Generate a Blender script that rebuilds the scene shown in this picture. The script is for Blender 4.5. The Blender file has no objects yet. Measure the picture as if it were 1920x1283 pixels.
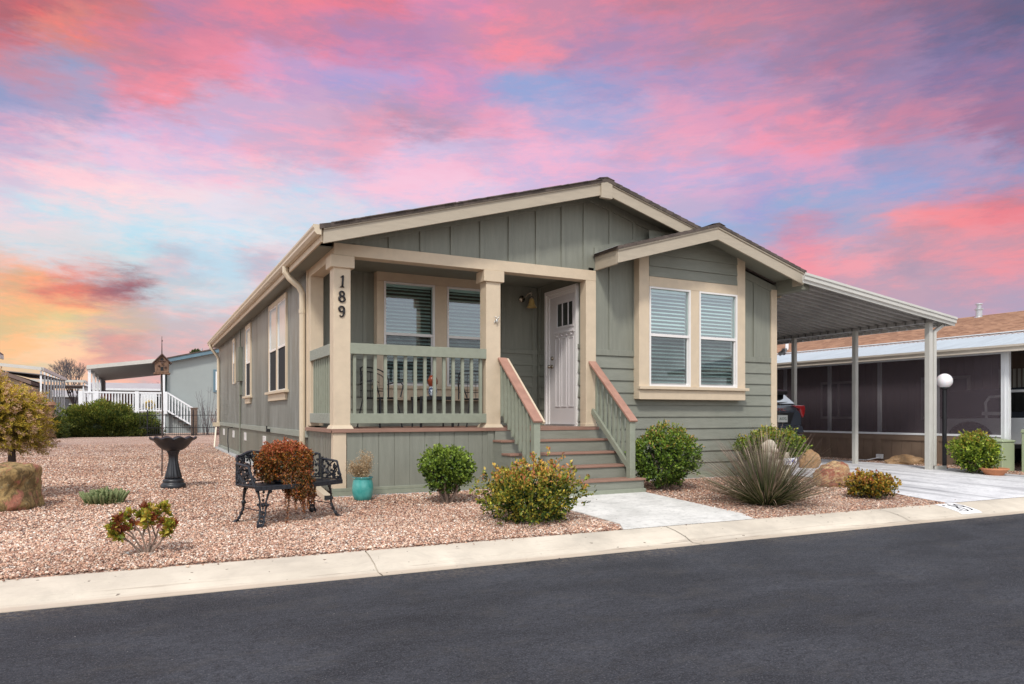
import bpy, math, random
import numpy as np
from mathutils import Vector, Matrix, Euler, noise as mnoise

SC = bpy.context.scene
COL = SC.collection
R = math.radians
random.seed(7)
YAW = R(27.208)

# ------------------------------------------------------------------ helpers
def srgb(r, g, b):
    def c(x):
        x /= 255.0
        return x/12.92 if x <= .04045 else ((x+.055)/1.055)**2.4
    return (c(r), c(g), c(b))

class MB:
    """collects geometry for one mesh"""
    def __init__(s):
        s.v = []; s.f = []; s.c = None
    def add(s, vs, fs):
        o = len(s.v)
        s.v += [tuple(p) for p in vs]
        s.f += [tuple(i+o for i in f) for f in fs]
        return s
    def box(s, x0, x1, y0, y1, z0, z1):
        return s.add([(x0,y0,z0),(x1,y0,z0),(x1,y1,z0),(x0,y1,z0),(x0,y0,z1),(x1,y0,z1),(x1,y1,z1),(x0,y1,z1)],
              [(0,3,2,1),(4,5,6,7),(0,1,5,4),(1,2,6,5),(2,3,7,6),(3,0,4,7)])
    def hexa(s, p):
        return s.add(p, [(0,3,2,1),(4,5,6,7),(0,1,5,4),(1,2,6,5),(2,3,7,6),(3,0,4,7)])
    def bar(s, a, b, w, h, up=(0,0,1)):
        """box-section bar from a to b; w sideways, h along up"""
        a = Vector(a); b = Vector(b); d = (b-a).normalized(); u = Vector(up)
        sd = d.cross(u).normalized(); u = sd.cross(d).normalized()
        p = []
        for q in (a, b):
            for i, j in ((-1,-1),(1,-1),(1,1),(-1,1)):
                p.append(q + sd*(i*w/2) + u*(j*h/2))
        return s.add(p, [(0,1,2,3),(7,6,5,4),(0,4,5,1),(1,5,6,2),(2,6,7,3),(3,7,4,0)])
    def prism(s, poly, axis, a, b):
        """extrude a 2D polygon; axis 'x': poly=(y,z); 'y': (x,z); 'z': (x,y)"""
        n = len(poly)
        def P(q, t):
            return {'x': (t,q[0],q[1]), 'y': (q[0],t,q[1]), 'z': (q[0],q[1],t)}[axis]
        vs = [P(q,a) for q in poly]+[P(q,b) for q in poly]
        fs = [tuple(range(n-1,-1,-1)), tuple(range(n,2*n))]
        fs += [(i,(i+1)%n,n+(i+1)%n,n+i) for i in range(n)]
        return s.add(vs, fs)
    def strip(s, prof, axis, a, b):
        """open profile extruded (sheet)"""
        n = len(prof)
        def P(q, t):
            return {'x': (t,q[0],q[1]), 'y': (q[0],t,q[1]), 'z': (q[0],q[1],t)}[axis]
        return s.add([P(q,a) for q in prof]+[P(q,b) for q in prof], [(i,i+1,n+i+1,n+i) for i in range(n-1)])
    def tube(s, pts, r, n=6, caps=True, sy=1.0):
        pts = [Vector(p) for p in pts]; m = len(pts)
        rr = r if isinstance(r, (list, tuple)) else [r]*m
        o = len(s.v); ref = None
        for i, p in enumerate(pts):
            d = (pts[min(i+1,m-1)]-pts[max(i-1,0)])
            if d.length < 1e-9: d = Vector((0,0,1))
            d.normalize()
            if ref is None:
                ref = Vector((0,0,1)) if abs(d.z) < .9 else Vector((1,0,0))
            sd = d.cross(ref)
            if sd.length < 1e-4: sd = d.cross(Vector((0,1,0)))
            sd.normalize(); u = sd.cross(d).normalized(); ref = u
            for k in range(n):
                t = 2*math.pi*k/n
                s.v.append(tuple(p + sd*(math.cos(t)*rr[i]) + u*(math.sin(t)*rr[i]*sy)))
        for i in range(m-1):
            for k in range(n):
                a = o+i*n+k; b = o+i*n+(k+1)%n
                s.f.append((a,b,b+n,a+n))
        if caps:
            s.f.append(tuple(o+k for k in range(n-1,-1,-1)))
            s.f.append(tuple(o+(m-1)*n+k for k in range(n)))
        return s
    def lathe(s, prof, n=24, c=(0,0,0), fn=None, close=True):
        o = len(s.v); m = len(prof)
        for i, (r, z) in enumerate(prof):
            for k in range(n):
                t = 2*math.pi*k/n
                rr, zz = (r, z) if fn is None else fn(r, z, t, i)
                s.v.append((c[0]+rr*math.cos(t), c[1]+rr*math.sin(t), c[2]+zz))
        for i in range(m-1):
            for k in range(n):
                a = o+i*n+k; b = o+i*n+(k+1)%n
                s.f.append((a,b,b+n,a+n))
        if close:
            s.f.append(tuple(o+k for k in range(n-1,-1,-1)))
            s.f.append(tuple(o+(m-1)*n+k for k in range(n)))
        return s
    def blob(s, c, r, seed=0, amp=.25, sub=2, scale=(1,1,1), freq=1.5, flat=None):
        import bmesh
        bm = bmesh.new(); bmesh.ops.create_icosphere(bm, subdivisions=sub, radius=1)
        vs = []
        for v in bm.verts:
            p = v.co.copy()
            k = 1 + amp*mnoise.noise(p*freq + Vector((seed*3.1, seed*1.7, seed))) + amp*.4*mnoise.noise(p*freq*2.7 + Vector((seed, 5, 9)))
            p = Vector((p.x*k*scale[0], p.y*k*scale[1], p.z*k*scale[2]))*r
            if flat is not None and p.z < flat: p.z = flat
            vs.append(p + Vector(c))
        bm.verts.index_update()
        fs = [tuple(v.index for v in f.verts) for f in bm.faces]
        bm.free()
        return s.add(vs, fs)
    def build(s, name, m, parent=None, bevel=0, smooth=False, kind=None, label=None):
        me = bpy.data.meshes.new(name)
        me.from_pydata(s.v, [], s.f); me.update()
        me.materials.append(m)
        if smooth: me.polygons.foreach_set('use_smooth', [True]*len(me.polygons))
        o = bpy.data.objects.new(name, me); COL.objects.link(o)
        if parent: o.parent = parent
        if bevel:
            b = o.modifiers.new('b', 'BEVEL'); b.width = bevel; b.segments = 1; b.limit_method = 'ANGLE'
        if smooth == 'auto':
            pass
        if kind: o['kind'] = kind
        if label: o['label'] = label
        return o

def box(*a): return MB().box(*a)
def tag(o, label, cat, group=None, kind=None):
    o['label'] = label; o['category'] = cat
    if group: o['group'] = group
    if kind: o['kind'] = kind
    return o
def thing(name, label, cat, loc=(0,0,0), rz=0, group=None):
    o = bpy.data.objects.new(name, None); COL.objects.link(o)
    o.location = loc; o.rotation_euler = (0,0,rz); o.empty_display_size = .2
    return tag(o, label, cat, group)
def copy_tree(o, parent=None):
    c = o.copy(); COL.objects.link(c); c.parent = parent
    for ch in [k for k in bpy.data.objects if k.parent == o]:
        copy_tree(ch, c)
    return c

# ------------------------------------------------------------------ materials
def newmat(name):
    m = bpy.data.materials.new(name); m.use_nodes = True
    nt = m.node_tree; nt.nodes.clear()
    out = nt.nodes.new('ShaderNodeOutputMaterial'); p = nt.nodes.new('ShaderNodeBsdfPrincipled')
    nt.links.new(p.outputs[0], out.inputs[0])
    return m, nt, p, out
def N(nt, t, **k):
    n = nt.nodes.new('ShaderNode'+t)
    for a, b in k.items():
        if a.startswith('i_'): n.inputs[a[2:].replace('_',' ')].default_value = b
        else: setattr(n, a, b)
    return n
def mixc(nt, a, b, fac, bt='MIX'):
    n = nt.nodes.new('ShaderNodeMix'); n.data_type = 'RGBA'; n.blend_type = bt
    for i, s in ((0,fac),(6,a),(7,b)):
        if isinstance(s, (int,float)): n.inputs[i].default_value = s
        elif isinstance(s, tuple): n.inputs[i].default_value = (*s[:3],1)
        else: nt.links.new(s, n.inputs[i])
    return n.outputs[2]
def math_(nt, op, a, b=None, c=None, clamp=False):
    n = nt.nodes.new('ShaderNodeMath'); n.operation = op; n.use_clamp = clamp
    for i, s in enumerate((a,b,c)):
        if s is None: continue
        if isinstance(s, (int,float)): n.inputs[i].default_value = s
        else: nt.links.new(s, n.inputs[i])
    return n.outputs[0]
def maprange(nt, v, a, b, c=0., d=1., smooth=False):
    n = nt.nodes.new('ShaderNodeMapRange'); n.clamp = True
    if smooth: n.interpolation_type = 'SMOOTHSTEP'
    nt.links.new(v, n.inputs[0])
    for i, x in zip((1,2,3,4), (a,b,c,d)): n.inputs[i].default_value = x
    return n.outputs[0]
def coords(nt, scale=(1,1,1), kind='Object'):
    t = nt.nodes.new('ShaderNodeTexCoord'); mp = nt.nodes.new('ShaderNodeMapping')
    mp.inputs['Scale'].default_value = scale
    nt.links.new(t.outputs[kind], mp.inputs[0])
    return mp.outputs[0]
def noise(nt, vec, scale=5, detail=4, rough=.55, dist=0):
    n = nt.nodes.new('ShaderNodeTexNoise'); n.inputs['Scale'].default_value = scale
    n.inputs['Detail'].default_value = detail; n.inputs['Roughness'].default_value = rough
    n.inputs['Distortion'].default_value = dist
    nt.links.new(vec, n.inputs['Vector']); return n.outputs[0]
def bump(nt, p, h, strength=.3, dist=.01):
    b = nt.nodes.new('ShaderNodeBump'); b.inputs['Strength'].default_value = strength; b.inputs['Distance'].default_value = dist
    nt.links.new(h, b.inputs['Height']); nt.links.new(b.outputs[0], p.inputs['Normal']); return b

def M(name, col, rough=.6, var=.15, vs=2.5, vst=(1,1,1), bs=0, bst=(1,1,1), bstr=.25, bdist=.004, metal=0, spec=.4, dirt=None, dirtamt=.3, coat=0):
    m, nt, p, out = newmat(name)
    v = coords(nt, vst)
    n = noise(nt, v, vs, 5, .6)
    lo = tuple(c*(1-var) for c in col); hi = tuple(min(1,c*(1+var)) for c in col)
    c = mixc(nt, lo, hi, maprange(nt, n, .3, .7))
    if dirt:
        n2 = noise(nt, coords(nt), 1.1, 6, .65, .4)
        c = mixc(nt, c, dirt, math_(nt,'MULTIPLY', maprange(nt, n2, .5, .8), dirtamt))
    nt.links.new(c, p.inputs['Base Color'])
    p.inputs['Roughness'].default_value = rough; p.inputs['Metallic'].default_value = metal
    p.inputs['Specular IOR Level'].default_value = spec
    if coat: p.inputs['Coat Weight'].default_value = coat; p.inputs['Coat Roughness'].default_value = .05
    nt.links.new(maprange(nt, n, .2, .8, max(0,rough-.08), min(1,rough+.08)), p.inputs['Roughness'])
    if bs:
        bump(nt, p, noise(nt, coords(nt, bst), bs, 4, .6), bstr, bdist)
    return m

SAGE = (.214, .222, .184)
CREAM = (.59, .485, .355)
siding_h = M('sage_lap_siding', SAGE, .55, .10, 3, (1,1,6), 14, (1,1,10), .7, .005, dirt=(.28,.29,.25), dirtamt=.4)
siding_v = M('sage_panel_siding', SAGE, .55, .11, 3, (6,6,.6), 14, (8,8,1.2), .65, .005, dirt=(.165,.172,.142), dirtamt=.45)
siding_w = M('weathered_sheen_siding', (.175,.18,.15), .36, .42, 3.2, (8,8,.35), 16, (8,8,1), .6, .004, spec=.8, dirt=(.30,.31,.29), dirtamt=.55)  # strong vertical tone streaks imitate a grazing sheen on worn paint
glass_sky_tint = M('painted_sky_reflection', (.50,.58,.62), .12, .12, 1.2, (1,1,.6), spec=.35)  # pale tone painted in for bright sky mirrored in the side windows
skirt_w = M('weathered_skirting', (.17,.178,.140), .55, .15, 5, (6,6,.8), 16, (8,8,1), .4, .004, dirt=(.24,.23,.20), dirtamt=.4)
grey_wood = M('greyed_rail_paint', (.27,.29,.245), .6, .2, 6, (2,2,12), 18, (2,2,16), .6, .004, dirt=(.36,.37,.34), dirtamt=.6)
rail_paint = M('sage_rail_paint', (.255,.275,.215), .5, .08, 4, (3,3,3), 18, (2,2,10), .5, .003, dirt=(.2,.21,.17), dirtamt=.3)
trim = M('cream_trim_paint', CREAM, .55, .06, 3, (2,2,2), 16, (3,3,9), .55, .004, dirt=(.50,.41,.29), dirtamt=.3)
rake = M('taupe_rake_paint', (.41,.355,.275), .55, .07, 3, (1,1,6), 16, (2,2,12), .6, .004, dirt=(.38,.33,.25), dirtamt=.3)
gutter_m = M('cream_gutter', (.58,.49,.36), .35, .06, 2, (1,.2,1), spec=.5, dirt=(.42,.36,.27), dirtamt=.4)
soffit_m = M('soffit_paint', (.22,.225,.185), .6, .08, 3)
deckm = M('brown_composite', (.27,.155,.115), .6, .14, 4, (1,8,8), 30, (1,10,10), .35, .003, dirt=(.36,.24,.19), dirtamt=.4)
capm = M('pinkish_rail_cap', (.36,.195,.145), .6, .14, 8, (1,1,1), 30, (6,3,6), .4, .003, dirt=(.45,.29,.23), dirtamt=.5)
white = M('white_vinyl', (.74,.72,.70), .35, .03, 2, spec=.5)
doorw = M('white_door_paint', (.63,.60,.60), .35, .04, 3, spec=.5)
concrete_base = M('base_concrete', (.42,.42,.41), .8, .12, 8, bs=60, bstr=.3)
black_iron = M('black_painted_iron', (.012,.014,.020), .35, .4, 30, bs=90, bstr=.5, bdist=.003, spec=.5)
black_metal = M('matte_black_metal', (.015,.015,.018), .4, .3, 20)
brass = M('satin_nickel', (.45,.40,.33), .25, .1, 5, metal=1)
galv = M('galvanised_steel', (.50,.50,.51), .35, .1, 6, metal=.7)
number_m = M('black_number', (.015,.013,.014), .45, .3, 20)

def shingles(name, base, base2):
    m, nt, p, out = newmat(name)
    v = coords(nt, (3.2, 2.0, 3.2))
    vo = N(nt, 'TexVoronoi'); vo.inputs['Scale'].default_value = 3
    nt.links.new(v, vo.inputs['Vector'])
    n = noise(nt, coords(nt), 60, 3, .7)
    sep = N(nt, 'SeparateColor'); nt.links.new(vo.outputs['Color'], sep.inputs[0])
    f = math_(nt, 'ADD', math_(nt, 'MULTIPLY', sep.outputs[0], .6), math_(nt, 'MULTIPLY', n, .45))
    nt.links.new(mixc(nt, base, base2, f), p.inputs['Base Color'])
    p.inputs['Roughness'].default_value = .9
    bump(nt, p, n, .6, .006)
    return m
roof_dark = shingles('dark_shingles', (.035,.028,.024), (.13,.10,.085))
roof_brown = shingles('brown_shingles', (.20,.10,.06), (.46,.27,.17))

def glassmat(name, tint=(.75,.85,.85), refl=.28, rough=.02, dark=0.0):
    m = bpy.data.materials.new(name); m.use_nodes = True; nt = m.node_tree; nt.nodes.clear()
    out = N(nt,'OutputMaterial'); tr = N(nt,'BsdfTransparent'); gl = N(nt,'BsdfGlossy')
    tr.inputs[0].default_value = (*tint,1); gl.inputs['Roughness'].default_value = rough
    gl.inputs[0].default_value = (.9,.95,1,1)
    lw = N(nt,'LayerWeight'); lw.inputs['Blend'].default_value = .35
    f = math_(nt,'ADD', math_(nt,'MULTIPLY', lw.outputs['Facing'], .5), refl, clamp=True)
    mx = N(nt,'MixShader'); nt.links.new(f, mx.inputs[0]); nt.links.new(tr.outputs[0], mx.inputs[1]); nt.links.new(gl.outputs[0], mx.inputs[2])
    nt.links.new(mx.outputs[0], out.inputs[0])
    if rough < .1:
        b = N(nt,'Bump'); b.inputs['Strength'].default_value = .008; b.inputs['Distance'].default_value = .02
        nt.links.new(noise(nt, coords(nt), 1.6, 2), b.inputs['Height']); nt.links.new(b.outputs[0], gl.inputs['Normal'])
    return m
glass = glassmat('window_glass', (.72,.88,.86), .16)
glass_side = glassmat('side_window_glass', (.5,.55,.6), .55)
glass_dark = glassmat('dark_glass', (.12,.14,.17), .10)
def screenmat(name, col, trans):
    m = bpy.data.materials.new(name); m.use_nodes = True; nt = m.node_tree; nt.nodes.clear()
    out = N(nt,'OutputMaterial'); tr = N(nt,'BsdfTransparent'); df = N(nt,'BsdfPrincipled')
    df.inputs['Base Color'].default_value = (*col,1); df.inputs['Roughness'].default_value = .7
    w = noise(nt, coords(nt), 2.5, 3)
    mx = N(nt,'MixShader'); nt.links.new(maprange(nt, w, .3, .7, trans*.9, trans*1.1), mx.inputs[0])
    nt.links.new(df.outputs[0], mx.inputs[1]); nt.links.new(tr.outputs[0], mx.inputs[2])
    nt.links.new(mx.outputs[0], out.inputs[0]); return m
sash_screen = screenmat('insect_screen', (.03,.035,.04), .62)
purple_screen = screenmat('purple_shade_screen', (.088,.068,.082), .36)
blindm = M('white_blind', (.62,.70,.68), .5, .04, 2)
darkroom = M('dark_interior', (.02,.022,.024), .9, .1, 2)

def leafmat(name, rough=.45, trans=.25):
    m, nt, p, out = newmat(name)
    a = N(nt, 'Attribute'); a.attribute_name = 'Col'
    n = noise(nt, coords(nt), 35, 2)
    c = mixc(nt, a.outputs['Color'], (.0,.0,.0), maprange(nt, n, .45, .8, 0, .35))
    nt.links.new(c, p.inputs['Base Color']); p.inputs['Roughness'].default_value = rough
    p.inputs['Specular IOR Level'].default_value = .35
    t = N(nt, 'BsdfTranslucent'); nt.links.new(c, t.inputs[0])
    mx = N(nt, 'MixShader'); mx.inputs[0].default_value = trans
    nt.links.new(p.outputs[0], mx.inputs[1]); nt.links.new(t.outputs[0], mx.inputs[2]); nt.links.new(mx.outputs[0], out.inputs[0])
    return m
leaf_m = leafmat('leaf', .38, .22)
needle_m = leafmat('needle', .6, .2)
bark = M('grey_bark', (.22,.16,.125), .85, .3, 20, (1,1,.3), 40, (1,1,.3), .6)
bark_dark = M('dark_bark', (.07,.05,.045), .85, .3, 20, (1,1,.3), 40, (1,1,.3), .6)

# ------------------------------------------------------------------ leaves
RNG = np.random.default_rng(11)
def leaves(name, pos, dirn, length, width, colr, m, parent=None, fold=.25, seed=0):
    """one folded diamond leaf per row"""
    g = np.random.default_rng(seed+5)
    n = len(pos)
    d = dirn/np.maximum(np.linalg.norm(dirn, axis=1, keepdims=True), 1e-6)
    rnd = g.normal(size=(n,3)); sd = np.cross(d, rnd); sd /= np.maximum(np.linalg.norm(sd, axis=1, keepdims=True), 1e-6)
    nm = np.cross(d, sd)
    L = np.broadcast_to(length, (n,))[:,None]; W = np.broadcast_to(width, (n,))[:,None]
    base = pos; tip = pos+d*L - nm*L*.12
    mid = pos+d*L*.55
    l = mid+sd*W*.5+nm*W*fold; r = mid-sd*W*.5+nm*W*fold
    v = np.stack([base, l, tip, r], axis=1).reshape(-1,3)
    me = bpy.data.meshes.new(name)
    me.vertices.add(4*n); me.vertices.foreach_set('co', v.ravel())
    idx = np.arange(n)*4
    tri = np.stack([idx, idx+2, idx+1, idx, idx+3, idx+2], axis=1).ravel()
    me.loops.add(6*n); me.loops.foreach_set('vertex_index', tri)
    me.polygons.add(2*n); me.polygons.foreach_set('loop_start', np.arange(2*n)*3)
    me.update(calc_edges=True)
    at = me.color_attributes.new('Col', 'FLOAT_COLOR', 'POINT')
    c4 = np.ones((n,4,4)); c4[:,:,:3] = colr[:,None,:]
    at.data.foreach_set('color', c4.ravel())
    me.materials.append(m)
    o = bpy.data.objects.new(name, me); COL.objects.link(o)
    if parent: o.parent = parent
    return o
def pick(pal, n, g, w=None, jit=.2):
    pal = np.array(pal); i = g.choice(len(pal), size=n, p=w)
    return np.clip(pal[i]*(1+g.normal(size=(n,1))*jit), 0, 1)
# ------------------------------------------------------------------ sky (world)
CAMX, CAMY, CAMZ = -2.194, -9.329, 1.08
FPX = 1346.
sky_pts = [
 (60,20,195,75,85),(200,20,225,95,100),(350,20,190,110,150),(480,20,225,110,140),(560,20,240,105,115),(680,20,230,95,120),(850,20,225,115,160),(1000,20,225,115,145),(1250,20,200,105,130),(1500,20,185,105,138),(1700,20,140,90,125),(1880,20,88,80,122),
 (60,80,235,95,90),(150,80,250,110,90),(300,80,205,110,140),(500,80,215,110,150),(700,80,195,115,165),(960,80,235,120,145),(1150,80,185,120,165),(1400,80,190,115,145),(1600,80,160,105,145),(1850,80,112,92,138),
 (40,150,132,142,182),(120,150,150,148,190),(60,180,160,145,190),(220,150,220,120,145),(350,150,240,120,140),(550,150,210,140,190),(700,150,170,145,205),(850,150,215,130,180),(1000,150,150,152,205),(1150,150,150,142,198),(1350,150,170,130,180),(1600,150,160,115,160),(1850,150,135,100,150),
 (80,195,130,145,190),(1100,195,140,155,210),(1300,190,175,130,185),
 (80,230,205,150,190),(250,230,225,155,195),(400,230,215,170,210),(600,230,235,150,180),(700,240,196,124,158),(620,252,214,140,170),(800,232,196,130,165),(900,215,205,135,175),(560,262,228,155,185),(850,230,215,135,175),(950,230,225,150,190),(1100,230,175,155,205),(1300,230,215,140,180),(1500,230,232,130,158),(1750,230,190,120,155),(1880,230,150,100,140),
 (80,300,238,180,200),(250,300,215,190,222),(400,300,225,185,215),(550,300,230,185,215),(750,300,228,175,210),(1000,300,225,165,205),(1300,290,228,145,180),(1500,290,225,145,185),(1750,300,160,145,190),(1880,300,150,140,185),
 (80,370,238,205,212),(250,370,240,215,215),(400,370,205,220,235),(560,370,195,215,230),(800,340,228,188,218),(700,320,232,185,212),(450,330,238,190,205),(250,335,240,205,215),(1300,360,205,160,205),(1420,370,165,152,205),(1550,350,150,162,208),(1700,355,150,155,205),(1850,385,225,110,125),
 (100,430,195,225,232),(300,430,200,225,232),(450,430,205,228,236),(1300,420,160,170,210),(1400,420,140,170,210),(1500,440,210,135,165),(1600,420,150,160,200),(1700,430,236,138,148),(1880,430,228,130,140),(1600,480,228,150,165),(1480,400,145,165,205),(1650,400,200,140,165),(1800,395,235,125,135),
 (50,490,200,220,225),(200,490,190,222,226),(340,505,215,205,212),(400,512,172,150,166),(340,506,190,175,185),(460,520,190,155,168),(400,490,205,218,226),(400,535,215,210,215),(480,520,215,190,200),(550,480,205,215,225),(1550,480,235,135,150),(1700,500,190,140,160),(1880,490,230,140,155),
 (50,530,250,165,115),(120,525,235,125,100),(190,535,160,85,95),(220,550,170,100,110),(270,560,215,215,210),(400,560,220,215,215),(1700,560,215,150,165),(1880,560,190,152,176),
 (40,570,253,190,115),(120,570,250,165,110),(200,590,232,180,150),
 (40,620,250,150,120),(90,630,252,205,140),(150,625,254,225,160),(250,620,240,192,168),(360,620,225,180,178),
 (40,680,252,212,150),(100,650,252,218,160),(150,680,245,185,150),(200,660,215,160,150),(300,680,228,172,165),(380,650,220,175,172),
 (100,740,240,185,150),(400,740,225,175,165),(1000,740,205,175,185),(1700,640,185,155,178),(1900,640,185,155,178)]
sky_pts += [(60,522,253,180,112),(90,600,255,215,120),(20,640,255,190,120),(60,660,255,220,140),(130,700,252,205,150)]
SP = np.array(sky_pts, float)
def sky_at(az, el):
    """target colour of the cloud layer in direction az (right of the view axis), el; radians"""
    u = math.tan(az); v = math.tan(el)*math.sqrt(1+u*u)
    px = 960+FPX*u; py = 777-FPX*v
    d2 = ((SP[:,0]-px)/95)**2 + ((SP[:,1]-py)/36)**2 + .05
    w = d2**-2.6
    c = np.array([[*srgb(*r[2:])] for r in SP]) if False else SKYLIN
    c = (c*w[:,None]).sum(0)/w.sum()
    return (c*.80+c.mean()*.20)*1.05
def _pastel(r):
    x, y = r[0], r[1]; k = .16 if (180 < y < 400 and x < 1400) else (.11 if y < 180 else .08)
    if x < 260 and y > 515: k = 0
    c = [q+(240-q)*k for q in r[2:]]
    return srgb(*c)
SKYLIN = np.array([_pastel(r) for r in sky_pts])

world = bpy.data.worlds.new('World'); SC.world = world; world.use_nodes = True
nt = world.node_tree; nt.nodes.clear()
wout = N(nt,'OutputWorld'); bg = N(nt,'Background')
tc = N(nt,'TexCoord'); sep = N(nt,'SeparateXYZ')
nt.links.new(tc.outputs['Generated'], sep.inputs[0])
X, Y, Z = sep.outputs[0], sep.outputs[1], sep.outputs[2]
hor = math_(nt,'SQRT', math_(nt,'ADD', math_(nt,'MULTIPLY',X,X), math_(nt,'MULTIPLY',Y,Y)))
az0 = math_(nt,'ARCTAN2', X, Y)                       # 0 = north (+y), positive towards +x
azr = math_(nt,'SUBTRACT', az0, YAW)
el = math_(nt,'ARCTAN2', Z, hor)
# cloud layer warps
cmb = N(nt,'CombineXYZ'); nt.links.new(math_(nt,'MULTIPLY',azr,2.2), cmb.inputs[0]); nt.links.new(math_(nt,'MULTIPLY',el,7.5), cmb.inputs[1])
def nz(scale, detail, off, rough=.6, dist=0.):
    mp = N(nt,'Mapping'); mp.inputs['Location'].default_value = (off, off*.7, off*.3); mp.inputs['Rotation'].default_value = (0,0,.18)
    nt.links.new(cmb.outputs[0], mp.inputs[0])
    return noise(nt, mp.outputs[0], scale, detail, rough, dist)
w1 = math_(nt,'SUBTRACT', nz(1.6, 5, 3.1, .6, .4), .5)
w2 = math_(nt,'SUBTRACT', nz(2.2, 6, 9.7, .62, .4), .5)
w3 = math_(nt,'SUBTRACT', nz(7.5, 8, 71.7, .66, .2), .5)
w4 = math_(nt,'SUBTRACT', nz(7.0, 8, 93.1, .66, .2), .5)
azw = math_(nt,'MULTIPLY_ADD', w3, .12, math_(nt,'MULTIPLY_ADD', w1, .12, azr))
elw = math_(nt,'MULTIPLY_ADD', w4, .065, math_(nt,'MULTIPLY_ADD', w2, .035, el))
ELS = [0, 2.2, 4.4, 6.6, 8.8, 11, 13.2, 15.4, 17.6, 19.8, 22, 24.5, 27, 30, 33]
t = maprange(nt, azw, R(-41), R(41))
prev = None
for i, e in enumerate(ELS):
    cr = N(nt,'ValToRGB'); cr.color_ramp.interpolation = 'EASE'
    nst = 27
    els = cr.color_ramp.elements
    while len(els) < nst: els.new(.5)
    for k in range(nst):
        q = k/(nst-1); els[k].position = q
        c = sky_at(R(-41+82*q), R(e)); els[k].color = (*c, 1)
    nt.links.new(t, cr.inputs[0])
    if prev is None: prev = cr.outputs[0]
    else:
        prev = mixc(nt, prev, cr.outputs[0], maprange(nt, elw, R(ELS[i-1]), R(e), smooth=True))
# fine cloud texture: push towards lit pink or towards clear blue-violet
fine = nz(3.0, 12, 21.3, .68, .35)
fine2 = nz(10, 9, 33.3, .7, .2)
k1 = math_(nt,'ADD', math_(nt,'MULTIPLY', math_(nt,'SUBTRACT', fine, .5), 1.0), math_(nt,'MULTIPLY', math_(nt,'SUBTRACT', fine2, .5), .4))
lit = mixc(nt, prev, (1.15,.96,.98), 1.0, 'MULTIPLY')
shd = mixc(nt, prev, (.80,.97,1.07), 1.0, 'MULTIPLY')
front = mixc(nt, shd, lit, maprange(nt, k1, -.13, .13, 0, 1, True))
# the rest of the dome: thin bright overcast over a daylight sky, lighting the street evenly
sky = N(nt,'TexSky'); sky.sky_type = 'NISHITA'; sky.sun_disc = False
SUN_EL = R(48); SUN_AZ = R(215)          # azimuth clockwise from +y
sky.sun_elevation = SUN_EL; sky.sun_rotation = SUN_AZ
skys = N(nt,'VectorMath', operation='SCALE'); nt.links.new(sky.outputs[0], skys.inputs[0]); skys.inputs['Scale'].default_value = .06
ov = nz(1.1, 5, 50.2)
overc = mixc(nt, (.74,.76,.81), (1.16,1.14,1.12), maprange(nt, ov, .3, .7))
rest = N(nt,'VectorMath', operation='ADD'); nt.links.new(skys.outputs[0], rest.inputs[0]); nt.links.new(overc, rest.inputs[1])
inz = math_(nt,'MULTIPLY', maprange(nt, math_(nt,'ABSOLUTE', azr), R(44), R(75), 1, 0, True), maprange(nt, el, R(34), R(60), 1, 0, True))
final = mixc(nt, rest.outputs[0], front, inz)
nt.links.new(final, bg.inputs[0]); bg.inputs[1].default_value = 1.0
nt.links.new(bg.outputs[0], wout.inputs[0])

# sun: weak and very soft, from behind the camera's left shoulder
ld = bpy.data.lights.new('sun', 'SUN'); ld.energy = 2.5; ld.angle = R(8); ld.color = (1,.95,.88)
lo = bpy.data.objects.new('sun', ld); COL.objects.link(lo)
sd = Vector((math.sin(SUN_AZ)*math.cos(SUN_EL), math.cos(SUN_AZ)*math.cos(SUN_EL), math.sin(SUN_EL)))
lo.rotation_euler = (-sd).to_track_quat('-Z','Y').to_euler(); lo.location = sd*30

cam = bpy.data.cameras.new('camera'); co = bpy.data.objects.new('camera', cam); COL.objects.link(co)
co.location = (CAMX, CAMY, CAMZ); co.rotation_euler = (R(90), 0, -YAW)
cam.sensor_width = 36; cam.lens = 36*FPX/1920; cam.shift_y = (777-641.5)/1920; cam.clip_end = 2000
SC.camera = co
SC.view_settings.view_transform = 'Standard'; SC.view_settings.look = 'None'; SC.view_settings.exposure = 0
SC.render.engine = 'CYCLES'
SC.cycles.max_bounces = 8; SC.cycles.transparent_max_bounces = 16
SC.cycles.sample_clamp_indirect = 6

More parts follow.
